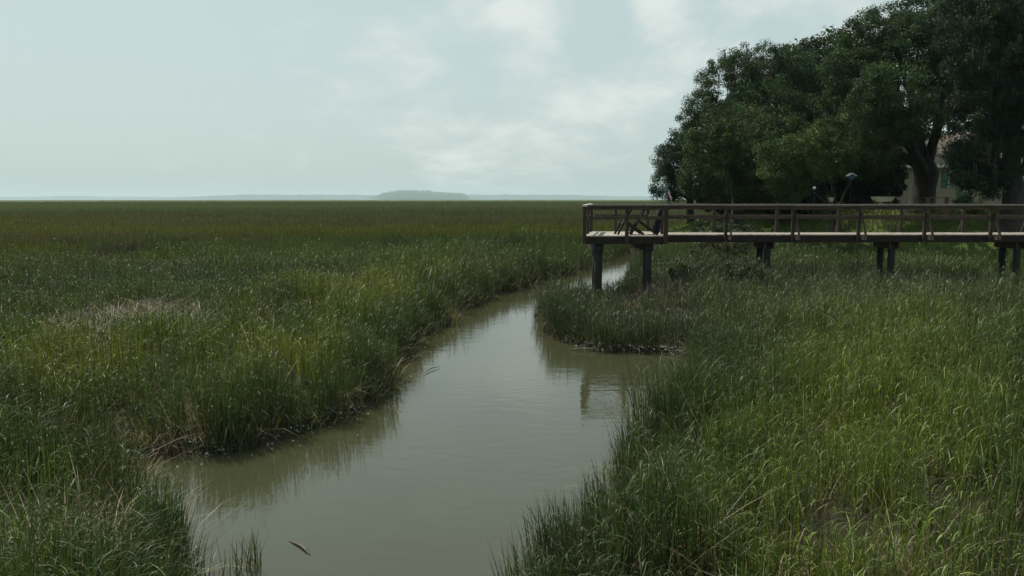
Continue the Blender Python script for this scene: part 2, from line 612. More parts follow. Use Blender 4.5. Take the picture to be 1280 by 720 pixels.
BARE = [(*on_z(190, 393, 0.9), 1.3), (*on_z(840, 382, 0.5), 0.8), (*on_z(120, 425, 0.9), 0.5), (*on_z(80, 575, 1.2), 0.55), (*on_z(985, 640, 1.0), 0.16), (*on_z(835, 360, 0.6), 0.7), (4.55, 25.6, 1.25)]


def sow(dst, x, y, nseg, wscale, dead=0.16, arch=0.55, hmul=1.0):
    sdc = creek_sd(x, y)
    sdu = sdist(UPLAND, x, y)
    keep = (sdc > -0.08) & (sdu > -0.2) & (RNG.random(len(x)) > (1 - sstep(sdc, -0.05, 0.25)) * 0.35)
    keep &= RNG.random(len(x)) > bare(x, y) * 0.85
    # tussocks: thin the stand in the hollows between them
    tus = fbm(x, y, 0.55, 131, 2)
    keep &= RNG.random(len(x)) < np.clip(0.0 + 2.1 * (tus - 0.18), 0.06, 1)
    keep &= RNG.random(len(x)) > 0.35 * sstep(fbm(x, y, 1.5, 171, 2), 0.62, 0.72) * (np.hypot(x, y) < 45)
    x, y, sdc, sdu = x[keep], y[keep], sdc[keep], sdu[keep]
    n = len(x)
    d = np.hypot(x, y)
    z = height(x, y, sdc, sdu) - 0.05
    H = stand_height(x, y, sdc) * (0.6 + 0.5 * RNG.random(n)) * hmul * (0.5 + 1.0 * fbm(x, y, 0.7, 151, 2)) * (0.78 + 0.44 * vnoise(x, y, 1.5, 153)) * (1 - 0.45 * bare(x, y))
    base = np.stack((x, y, z), -1)
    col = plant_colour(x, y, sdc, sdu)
    jit = np.exp(RNG.normal(0, 0.38, n) * np.where(d > 45, 0.35, 1.0))[:, None]
    hue = RNG.normal(0, 0.12, n)
    col = col * jit * np.stack((1 + hue, np.ones(n), 1 - hue * 0.5), -1)
    az = RNG.random(n) * 2 * np.pi
    wind = 0.5
    az = np.where(RNG.random(n) < 0.12, wind + RNG.normal(0, 0.7, n), az)
    edge = np.where((sdc < 0.5) & (RNG.random(n) < 0.6))[0]
    if len(edge):
        ex, ey = x[edge], y[edge]
        gx = sdist(CREEK, ex + 0.1, ey) - sdist(CREEK, ex - 0.1, ey)
        gy = sdist(CREEK, ex, ey + 0.1) - sdist(CREEK, ex, ey - 0.1)
        az[edge] = np.arctan2(-gy, -gx) + RNG.normal(0, 0.6, len(edge))
    # blades near the water lean out over it
    kind = RNG.random(n)
    pd = dead + 0.5 * bare(x, y) + 0.04 * (1 - sstep(sdc, 0.15, 0.8)) + 0.2 * sstep(fbm(x, y, 1.6, 141, 2), 0.62, 0.8) * (d < 40)
    isdead = RNG.random(n) < pd
    straw = C_STRAW * (0.45 + 0.75 * RNG.random(n))[:, None]
    straw = straw * np.where(RNG.random(n) < 0.3, 0.4, 1.0)[:, None]
    col = np.where(isdead[:, None], straw, col)
    up = kind > arch
    w = 0.0112 * wscale(d) * (0.7 + 0.6 * RNG.random(n))
    tip = col * (1.0 + 0.35 * RNG.random(n)[:, None]) + C_STRAW[None] * (0.05 * RNG.random(n) * (d < 50))[:, None]
    for sel, kw in ((up & ~isdead, 0), (~up & ~isdead, 1), (isdead, 2)):
        if not sel.any():
            continue
        m = int(sel.sum())
        if kw == 0:
            dst.add(base[sel], H[sel], w[sel], az[sel], RNG.normal(0.07, 0.06, m), np.abs(RNG.normal(0.05, 0.06, m)), col[sel], nseg, 0.0, np.clip(RNG.normal(0.03, 0.03, m), 0, 0.2), tip[sel])
        elif kw == 1:
            z0 = H[sel] * (0.3 + 0.6 * RNG.random(m))
            dst.add(base[sel], H[sel] * (0.10 + 0.20 * RNG.random(m)), w[sel] * 0.9, az[sel], RNG.normal(0.28, 0.14, m), np.abs(RNG.normal(0.55, 0.3, m)), col[sel] * 1.1, nseg, z0, np.clip(RNG.normal(0.55, 0.3, m), 0, 1.2), tip[sel] * 1.15 + C_STRAW * 0.10)
        else:
            dst.add(base[sel], H[sel] * (0.45 + 0.45 * RNG.random(m)), w[sel] * 0.85, az[sel], np.abs(RNG.normal(0.25, 0.25, m)), np.abs(RNG.normal(0.3, 0.3, m)), col[sel], nseg, 0.0, np.clip(RNG.normal(0.35, 0.3, m), 0, 1.0), tip[sel])


def sow_range(rho0, r0, r1, power, nseg, wscale, picker, fade=None, **kw):
    n = wedge_count(rho0, r0, r1, power)
    x, y = sample_wedge(n, r0, r1, power)
    if fade is not None:
        k = RNG.random(len(x)) < sstep(np.hypot(x, y) + (fbm(x, y, 6, 181) - 0.5) * 8, fade[0], fade[1])
        x, y = x[k], y[k]
    for name, sel in picker(x, y):
        if sel.any():
            sow(grass_parts[name], x[sel], y[sel], nseg, wscale, **kw)


def pick_near(x, y):
    isl = (x > 0.3) & (x < 6.0) & (y > 18.2)
    return (('near_left', x < (y - 8) * 0.02 - 0.6), ('near_right', (x >= (y - 8) * 0.02 - 0.6) & ~isl), ('isle', (x >= (y - 8) * 0.02 - 0.6) & isl))


def pick_mid(x, y):
    isl = (x > 0.3) & (x < 6.0) & (y > 18.2) & (y < 32)
    return (('isle', isl), ('meadow', ~isl))


sow_range(1450, 1.6, 9, 0.0, 4, lambda d: 1.0, pick_near, dead=0.15)
sow_range(1200, 9, 17, 0.6, 4, lambda d: 1.0 + (d - 9) * 0.03, pick_near, dead=0.15)
sow_range(800, 17, 64, 1.5, 3, lambda d: 1.25 + (d - 17) * 0.04, pick_mid, fade=(62, 32), dead=0.10)
sow_range(260, 32, 150, 1.9, 2, lambda d: 2.0 + (d - 32) * 0.062, lambda x, y: (('steppe', np.ones(len(x), bool)),), fade=(32, 58), dead=0.012, arch=0.2)
sow_range(14, 150, 620, 2.0, 2, lambda d: 8 + (d - 150) * 0.05, lambda x, y: (('far', np.ones(len(x), bool)),), dead=0.0, arch=0.1, hmul=1.15)

def fringe(per_m, wid):
    a, b = CREEK, np.roll(CREEK, -1, axis=0)
    ln = np.hypot(*(b - a).T)
    ok = (a[:, 1] > 3) & (a[:, 1] < 42) & (ln < 6)
    a, b, ln = a[ok], b[ok], ln[ok]
    dist = np.hypot(a[:, 0], a[:, 1])
    cnt = ln * per_m * np.clip(14 / dist, 0.3, 1.0)
    i = RNG.choice(len(a), int(cnt.sum()), p=cnt / cnt.sum())
    t = RNG.random(len(i))[:, None]
    p = a[i] * (1 - t) + b[i] * t
    d = (b[i] - a[i]) / ln[i][:, None]
    off = RNG.uniform(-0.3, wid, len(i))
    x, y = p[:, 0] + d[:, 1] * -off, p[:, 1] + d[:, 0] * off
    # keep whichever side is land
    sd = creek_sd(x, y)
    x2, y2 = p[:, 0] + d[:, 1] * off, p[:, 1] - d[:, 0] * off
    x, y = np.where(sd > -0.08, x, x2), np.where(sd > -0.08, y, y2)
    for name, sel in pick_near(x, y):
        if sel.any():
            sow(grass_parts[name], x[sel], y[sel], 4, lambda d: np.maximum(1.0, d * 0.075), dead=0.08, arch=0.35, hmul=1.0)


fringe(620, 0.85)

GL = {'near_left': 'dense dark green cordgrass on the muddy bank left of the creek bend',
      'near_right': 'tall yellow green cordgrass filling the bank on the right of the creek',
      'isle': 'short dark blue green cordgrass on the mud point below the boardwalk platform',
      'meadow': 'broad green and brown salt marsh meadow behind the creek',
      'steppe': 'brownish marsh grass band in the middle distance beyond the green meadow',
      'far': 'far olive marsh grass running out to the horizon'}
for k, b in grass_parts.items():
    tag(b.build('marsh_grass', M_GRASSFAR if k in ('far', 'steppe') else M_GRASS), GL[k], 'grass', kind='stuff')


# lawn below the trees
def lawn():
    b = Blades()
    n = 60000
    x = RNG.uniform(9, 40, n)
    y = RNG.uniform(26, 66, n)
    sdu = sdist(UPLAND, x, y)
    k = (sdu < 0.6) & (np.abs(np.arctan2(x, y)) < R(37))
    x, y, sdu = x[k], y[k], sdu[k]
    n = len(x)
    sdc = np.full(n, 9.0)
    z = height(x, y, None, sdu) - 0.02
    col = mix(plant_colour(x, y, sdc, sdu), C_LAWN, np.full(n, 0.7)) * np.exp(RNG.normal(0, 0.25, n))[:, None]
    h = 0.12 + 0.16 * RNG.random(n) + 0.5 * sstep(sdu, -2.5, 0.6) * RNG.random(n)
    b.add(np.stack((x, y, z), -1), h, np.full(n, 0.045), RNG.random(n) * 6.28, RNG.normal(0.2, 0.1, n), np.abs(RNG.normal(0.2, 0.1, n)), col, 2)
    tag(b.build('lawn_grass', M_GRASS), 'sunlit yellow green lawn grass on the bank under the oaks', 'grass', kind='stuff')


lawn()


# clump of grass standing alone in the water near the lower left
def water_tuft(name, px, py, n, spread, hmax, label):
    b = Blades()
    cx, cy = on_z(px, py)
    x = cx + RNG.normal(0, spread, n)
    y = cy + RNG.normal(0, spread * 0.7, n)
    base = np.stack((x, y, np.full(n, -0.06)), -1)
    col = np.where((RNG.random(n) < 0.3)[:, None], C_STRAW * 0.8, C_FRESH * 0.9) * np.exp(RNG.normal(0, 0.2, n))[:, None]
    b.add(base, hmax * (0.5 + 0.5 * RNG.random(n)), np.full(n, 0.012), RNG.random(n) * 6.28, RNG.normal(0.12, 0.1, n), np.abs(RNG.normal(0.15, 0.12, n)), col, 4)
    tag(b.build(name, M_GRASS), label, 'grass tuft', 'grass tufts standing in the water')


water_tuft('grass_tuft', 312, 712, 42, 0.09, 0.52, 'thin pale grass tuft standing in open water by the lower left bank')
water_tuft('grass_tuft', 262, 735, 30, 0.12, 0.62, 'dark green grass tuft in the water against the lower left mud bank')


# dead reed stands in the meadow
def reed_patch(px, py, zt, n, spread, h, col, label, lean=0.08):
    b = Blades()
    cx, cy = on_z(px, py, zt)
    x = cx + RNG.normal(0, spread, n)
    y = cy + RNG.normal(0, spread * 1.2, n)
    z = height(x, y) - 0.04
    c = np.array(col)[None] * np.exp(RNG.normal(0, 0.35, n))[:, None]
    b.add(np.stack((x, y, z), -1), h * (0.5 + 0.5 * RNG.random(n)), np.full(n, 0.012 + 0.0006 * cy), RNG.random(n) * 6.28, RNG.normal(lean, lean, n), np.abs(RNG.normal(lean * 1.3, lean, n)), c, 3, 0, np.clip(RNG.normal(lean, lean * 1.5, n), 0, 0.9))
    tag(b.build('dead_grass_patch', M_DEAD), label, 'dead grass', kind='stuff')


reed_patch(205, 388, 0.9, 1100, 0.7, 0.6, (0.045, 0.035, 0.027), 'dark brown broken stems in the bare gap of the left meadow', 0.35)
reed_patch(185, 396, 0.9, 2000, 0.85, 0.62, (0.27, 0.24, 0.17), 'pale broken dead grass patch in the left marsh meadow', 0.4)
reed_patch(160, 296, 1.7, 500, 1.1, 1.0, (0.075, 0.055, 0.035), 'dark brown reed stand in the far left meadow')
reed_patch(85, 560, 1.3, 320, 0.42, 0.8, C_STRAW * 0.75, 'straw coloured flattened grass on the lower left mound', 0.4)
reed_patch(836, 366, 0.8, 900, 0.55, 0.65, (0.075, 0.058, 0.042), 'dark brown dead stems on the mud hump beside the piling', 0.3)
reed_patch(985, 640, 1.2, 45, 0.22, 0.8, C_STRAW * 0.7, 'dry broken stalks in a gap of the green grass', 0.4)


# ------------------------------------------------------------------ trees
def leaf_cloud(centres, radii, per, size, cols, up=0.35, flat=0.8):
    """leaf-sized rhombs scattered in clumps -> verts, quads, colour"""
    k = len(centres)
    n = k * per
    c = np.repeat(centres, per, 0)
    r = np.repeat(radii, per)
    v = RNG.normal(0, 1, (n, 3))
    v /= np.linalg.norm(v, axis=1)[:, None]
    rr = RNG.random(n) ** 0.45
    p = c + v * (r * rr)[:, None] * np.array((1, 1, flat))
    nrm = v * 0.6 + RNG.normal(0, 0.7, (n, 3)) + np.array((0, 0, up))
    nrm /= np.linalg.norm(nrm, axis=1)[:, None]
    t = np.cross(nrm, RNG.normal(0, 1, (n, 3)))
    t /= np.linalg.norm(t, axis=1)[:, None]
    b = np.cross(nrm, t)
    s = (size * (0.6 + 0.8 * RNG.random(n)))[:, None]
    V = np.stack((p - t * s, p - b * s * 0.45 + nrm * s * 0.12, p + t * s, p + b * s * 0.45 + nrm * s * 0.12), 1).reshape(-1, 3)
    Q = np.arange(n * 4).reshape(n, 4)
    col = np.repeat(cols, per, 0) * np.exp(RNG.normal(0, 0.22, n))[:, None]
    return V, Q, np.repeat(col, 4, 0)


def crown_clumps(lobes, dens, cl_r):
    """clump centres over the shells of the lobes; lobes are (x,y,z,rx,ry,rz)"""
    C, Rr = [], []
    for (x, y, z, rx, ry, rz) in lobes:
        area = ((rx * ry) ** 1.6 + (rx * rz) ** 1.6 + (ry * rz) ** 1.6) ** (1 / 1.6) * 4 * math.pi / 3 ** (1 / 1.6)
        n = max(8, int(area * dens))
        v = RNG.normal(0, 1, (n, 3))
        v /= np.linalg.norm(v, axis=1)[:, None]
        rad = 0.70 + 0.32 * RNG.random(n)
        # bumps on the outline
        p = np.array((x, y, z)) + v * rad[:, None] * np.array((rx, ry, rz))
        C.append(p)
        Rr.append(cl_r * (0.55 + 0.8 * RNG.random(n)))
    return np.concatenate(C), np.concatenate(Rr)


def tree(name, label, base, lobes, trunk_r, col, cat='tree', group='live oaks on the bank', dens=2.2, per=150, leaf=0.06, cl_r=0.5, limbs=True, moss=0, fork=None, bark=True, var=0.3, mat=None):
    root = empty(name, base)
    tag(root, label, cat, group)
    bx, by, bz = base
    L = [(x - bx, y - by, z - bz, rx, ry, rz) for (x, y, z, rx, ry, rz) in lobes]
    C, Rr = crown_clumps(L, dens, cl_r)
    # drop what would sit below ground
    k = C[:, 2] > 0.25
    C, Rr = C[k], Rr[k]
    cols = np.array(col)[None] * np.exp(RNG.normal(0, var, len(C)))[:, None]
    hue = RNG.normal(0, 0.09, len(C))
    cols = cols * np.stack((1 + hue, np.ones(len(C)), 1 - hue), -1)
    V, Q, cc = leaf_cloud(C, Rr, per, leaf, cols)
    k = V.reshape(-1, 4, 3)[:, :, 2].min(1) > 0.0
    Q = Q[k]
    used = np.zeros(len(V), bool)
    used[Q.ravel()] = True
    idx = np.cumsum(used) - 1
    me = np_mesh('crown', V[used], quads=idx[Q], colour=cc[used])
    link('crown', me, mat or M_LEAF, root)
    # trunk and limbs
    cz = min(l[2] for l in L)
    top = sum((Vector(l[:3]) for l in L), Vector()) / len(L)
    fk = fork if fork else max(0.8, min(cz * 0.75, 2.6))
    m = MB()
    lean = Vector((random.uniform(-0.2, 0.2), random.uniform(-0.2, 0.2), 0))
    pts = [Vector((0, 0, -0.3)), Vector((0, 0, 0.05)), Vector((0, 0, 0.35)) + lean * 0.2, Vector((0, 0, fk * 0.6)) + lean * 0.6, Vector((0, 0, fk)) + lean, (Vector((0, 0, fk)) + lean) * 0.55 + top * 0.45]
    m.tube(pts, [trunk_r * 1.75, trunk_r * 1.45, trunk_r * 1.12, trunk_r, trunk_r * 1.02, trunk_r * 0.35], 12, 0.18)
    m.build('trunk', M_BARK, root)
    if limbs:
        for l in L:
            a = Vector((0, 0, fk * random.uniform(0.8, 1.05))) + lean
            c = Vector(l[:3])
            mid = a.lerp(c, 0.5) + Vector((random.uniform(-.4, .4), random.uniform(-.4, .4), random.uniform(-.3, .5)))
            r = trunk_r * random.uniform(0.32, 0.48)
            mm = MB()
            mm.tube([a, a.lerp(mid, 0.5) + Vector((0, 0, 0.15)), mid, mid.lerp(c, 0.6) + Vector((0, 0, 0.2)), c + Vector((random.uniform(-.5, .5), random.uniform(-.5, .5), l[5] * 0.5))], [r, r * 0.8, r * 0.62, r * 0.4, r * 0.12], 8, 0.15)
            mm.build('limb', M_BARK, root)
    if moss:
        b = Blades()
        n = moss
        pick = RNG.integers(0, len(C), n)
        p = C[pick] + RNG.normal(0, 0.35, (n, 3))
        ln = np.minimum(0.5 + 1.3 * RNG.random(n) ** 1.5, np.maximum(p[:, 2] - 1.0, 0.1))
        per_m = 5
        pb = np.repeat(p, per_m, 0) + RNG.normal(0, 0.07, (n * per_m, 3)) * np.array((1, 1, 0.3))
        lnb = np.repeat(ln, per_m) * (0.6 + 0.4 * RNG.random(n * per_m))
        colm = np.array((0.062, 0.075, 0.052))[None] * np.exp(RNG.normal(0, 0.2, n * per_m))[:, None]
        b.add(pb, -lnb, np.full(n * per_m, 0.045), RNG.random(n * per_m) * 6.28, RNG.normal(0, 0.04, n * per_m), RNG.normal(0, 0.05, n * per_m), colm, 3)
        b.build('hanging_moss', M_MOSS, root)['kind'] = 'stuff'
    return root


def lobe(px, py, y, rpx, rpz=None, deep=None):
    """a crown lobe centred where that point of the crown stands at distance y; radii in photograph pixels"""
    p = at(px, py, y)
    k = y / F
    rx = rpx * k
    rz = (rpz or rpx) * k
    return (p.x, p.y, p.z, rx, deep or (rx + rz) / 2, rz)


def ground_at(px, y):
    x = (px - 640) / F * y
    return (x, y, hz(x, y))


G1 = (0.0252, 0.0468, 0.0242)
G2 = (0.0336, 0.0617, 0.0253)
G3 = (0.0399, 0.0678, 0.0236)
G4 = (0.0202, 0.0369, 0.023)

tree('live_oak', 'dark low oak at the far left end of the tree line over the marsh', ground_at(862, 62),
     [lobe(846, 205, 62, 22, 28), lobe(833, 230, 61, 19, 22), lobe(868, 190, 63, 26, 30), lobe(872, 225, 61, 26, 26), lobe(850, 236, 61, 22, 16), lobe(856, 176, 62, 20, 20), lobe(836, 198, 62, 18, 20)], 0.28, G1)
tree('live_oak', 'tall broad oak with an airy crown, behind the low bushy oak', ground_at(942, 57),
     [lobe(910, 106, 57, 38, 38), lobe(880, 140, 57, 24, 26), lobe(862, 150, 57, 14, 14), lobe(945, 92, 58, 42, 36), lobe(985, 95, 58, 40, 34), lobe(1010, 130, 57, 46, 46), lobe(955, 140, 55, 50, 44), lobe(905, 165, 56, 40, 36), lobe(868, 178, 57, 20, 20), lobe(1000, 175, 57, 46, 42)],
     0.5, G2, moss=120)
tree('live_oak', 'bushy mid green oak hanging low over the bank edge behind the flag', ground_at(922, 51),
     [lobe(922, 160, 51, 44, 30), lobe(890, 190, 50, 38, 34), lobe(945, 185, 49.5, 40, 36), lobe(880, 222, 49.5, 32, 28), lobe(915, 222, 49, 36, 30), lobe(950, 224, 50, 34, 28), lobe(975, 170, 51, 36, 34)],
     0.4, G3, moss=40)
tree('live_oak', 'small rounded oak, brightest green, in front of the shaded yard', ground_at(1046, 45),
     [lobe(1050, 172, 45, 42, 30), lobe(1010, 192, 44.5, 40, 30), lobe(1085, 192, 45, 34, 30), lobe(980, 215, 44.5, 26, 24), lobe(1040, 200, 44, 44, 28), lobe(965, 195, 45.5, 22, 20), lobe(985, 235, 44.5, 24, 16)],
     0.24, (0.052, 0.084, 0.029), fork=1.5)
tree('live_oak', 'massive oak with a thick forked trunk standing before the house', ground_at(1149, 47),
     [lobe(1112, 116, 41.5, 50, 36), lobe(1132, 150, 42, 40, 26), lobe(1085, 140, 42, 26, 24), lobe(1075, 95, 48, 48, 42), lobe(1085, 52, 49, 44, 34), lobe(1110, 32, 50, 40, 24), lobe(1140, 70, 48, 52, 46), lobe(1185, 50, 48, 54, 44), lobe(1190, 110, 47, 46, 40), lobe(1060, 140, 48, 40, 34), lobe(1175, 150, 46, 36, 22)],
     0.68, G2, moss=120, fork=2.1)
tree('live_oak', 'dark oak with boughs and grey moss drooping to the ground on the right', ground_at(1262, 41),
     [lobe(1240, 60, 41, 56, 60), lobe(1290, 30, 41, 70, 60), lobe(1235, 130, 40.5, 40, 46), lobe(1290, 120, 41, 60, 60), lobe(1240, 195, 41, 30, 44), lobe(1232, 225, 40.5, 26, 22), lobe(1218, 180, 41, 22, 26), lobe(1203, 192, 41, 12, 24), lobe(1210, 225, 40.5, 14, 18), lobe(1201, 212, 40.5, 13, 20), lobe(1192, 190, 41, 12, 12), lobe(1285, 160, 42, 40, 34), lobe(1350, 90, 42, 70, 90), lobe(1215, 20, 43, 46, 36)],
     0.5, G4, moss=260, fork=2.4)
tree('live_oak', 'shaded oak crown filling in behind the two big oaks', ground_at(1030, 66),
     [lobe(1010, 90, 66, 46, 36), lobe(1040, 75, 66, 46, 36), lobe(1060, 120, 66, 60, 50), lobe(990, 150, 66, 60, 50), lobe(1090, 170, 66, 50, 40), lobe(1040, 200, 66, 70, 36)],
     0.5, G1, dens=1.0, per=60, leaf=0.15, cl_r=0.8)
tree('live_oak', 'tall oak behind the house with its crown top at the frame edge', ground_at(1235, 80),
     [lobe(1180, 20, 80, 50, 40), lobe(1235, 5, 80, 60, 50), lobe(1290, 50, 80, 60, 60), lobe(1215, 80, 80, 60, 50), lobe(1290, 150, 80, 50, 60)],
     0.55, G1, dens=0.8, per=55, leaf=0.19, cl_r=1.0)


def shrub(label, px, y, w, h, col, group='shrubs round the marsh edge', dens=9, per=46, leaf=0.05, name='marsh_shrub', sink=0.0):
    x, y, z = ground_at(px, y)
    z -= sink
    lo = []
    for k in range(5):
        a = k * 1.3 + random.random()
        lo.append((x + math.cos(a) * w * 0.45, y + math.sin(a) * w * 0.45, z + h * random.uniform(0.4, 0.68), w * random.uniform(.4, .6), w * random.uniform(.4, .6), h * random.uniform(.3, .42)))
    root = empty(name, (x, y, z))
    tag(root, label, 'shrub', group)
    L = [(a - x, b - y, c - z, d, e, f) for (a, b, c, d, e, f) in lo]
    C, Rr = crown_clumps(L, dens, 0.17 + leaf)
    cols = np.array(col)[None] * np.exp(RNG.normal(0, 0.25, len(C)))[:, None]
    V, Q, cc = leaf_cloud(C, Rr, per, leaf, cols)
    link('foliage', np_mesh('foliage', V, quads=Q, colour=cc), M_SHRUB, root)
    m = MB()
    for l in L:
        c = Vector(l[:3])
        m.tube([(0, 0, -0.1), c * 0.5 + Vector((0, 0, 0.05)), c], [0.03, 0.022, 0.008], 6, 0.1)
    m.build('stem', M_BARK, root)
    return root


GREY = (0.075, 0.088, 0.050)
shrub('pale grey green marsh shrub, rounded, just beyond the walkway piling pair', 905, 33, 1.3, 1.9, GREY)
shrub('darker marsh shrub spreading low between piling and pale shrub', 872, 29, 1.0, 0.85, (0.06, 0.07, 0.045))
shrub('small dull green shrub before the first walkway pilings', 938, 26, 0.9, 1.0, (0.055, 0.068, 0.04))
shrub('broad dark shrub under the oak line at the marsh edge, behind the mid rail', 905, 45.5, 2.2, 1.9, (0.03, 0.045, 0.02))
DARK = (0.018, 0.030, 0.015)  # for dense shrubs added to block bright gaps under the oaks
for lab, px, y, w, h in (('added dense dark shrub blocking bright gaps behind the small rounded oak, by the birdhouse', 1060, 56, 3.6, 4.3),
                         ('added dense dark shrub blocking a bright gap just left of the white globe light', 1006, 50, 1.3, 2.6),
                         ('added low dense dark shrub blocking a bright gap at the lawn edge below the rounded oak', 975, 51, 1.7, 2.3),
                         ('added dense dark shrub blocking bright gaps below the bushy oak', 985, 56, 3.6, 4.3),
                         ('added dense dark shrub blocking bright gaps between the massive trunk and the pale skiff', 1092, 52, 1.9, 4.2),
                         ('added dense dark shrub blocking bright gaps below the tall airy oak', 915, 57, 3.4, 3.8)):
    shrub(lab, px, y, w, h, DARK, 'dark shrubs added to block bright gaps in the yard', 3.5, 50, 0.12, 'gap_shrub')
shrub('teal tinted garden plant beside the house wall', 1201, 52, 0.6, 1.1, (0.035, 0.075, 0.055), 'garden plants by the house', 9, 40, 0.06, 'garden_plant')
shrub('sunlit yellow green plant between the oak trunks', 1216, 44, 0.55, 0.7, (0.11, 0.13, 0.035), 'garden plants by the house', 9, 40, 0.05, 'garden_plant')


# ------------------------------------------------------------------ house
def house():
    y0 = 62.0
    a = at(1085, 208, y0)
    b = at(1262, 208, y0)
    gx, gz = (a.x + b.x) / 2, hz((a.x + b.x) / 2, y0)
    root = empty('house', (gx, y0, gz))
    tag(root, 'beige house with brown roof half hidden behind the massive oak', 'house')
    W = b.x - a.x
    eave = a.z - gz
    D = 8.0
    MB().box((0, D / 2, eave / 2), (W, D, eave)).build('wall', M_STUCCO, root)
    rise = 2.6
    bm = bmesh.new()
    o = 0.45
    ridge = [(-W / 2 - o, D / 2, eave + rise), (W / 2 + o, D / 2, eave + rise)]
    for yy in (-o, D + o):
        pass
    pr = [(-o, eave - 0.06), (D / 2, eave + rise), (D + o, eave - 0.06), (D + o, eave + 0.1), (D / 2, eave + rise + 0.18), (-o, eave + 0.1)]
    vs = [[bm.verts.new((sx * (W / 2 + o), p[0], p[1])) for p in pr] for sx in (-1, 1)]
    for i in range(6):
        bm.faces.new((vs[0][i], vs[0][(i + 1) % 6], vs[1][(i + 1) % 6], vs[1][i]))
    # close both ends with quads
    for v in vs:
        bm.faces.new((v[0], v[1], v[4], v[5]))
        bm.faces.new((v[1], v[2], v[3], v[4]))
    m = MB()
    m.bm.free()
    m.bm = bm
    m.build('roof', M_ROOF, root)
    MB().box((0, -o - 0.05, eave + 0.0), (W + 2 * o, 0.08, 0.2)).build('fascia', M_TRIM, root)
    for px in (1193,):
        x = at(px, 225, y0).x - gx
        zc = at(px, 224, y0).z - gz
        w = MB().box((x, -0.02, zc), (0.95, 0.06, 1.25)).build('window', M_TRIM, root)
        MB().box((x, -0.06, zc), (0.8, 0.03, 1.1)).build('pane', M_GLASS, w)
        for sx in (-1, 1):
            MB().box((x + sx * 0.74, -0.045, zc), (0.5, 0.05, 1.3), None, 0.01).build('shutter', M_TEAL, root)


house()


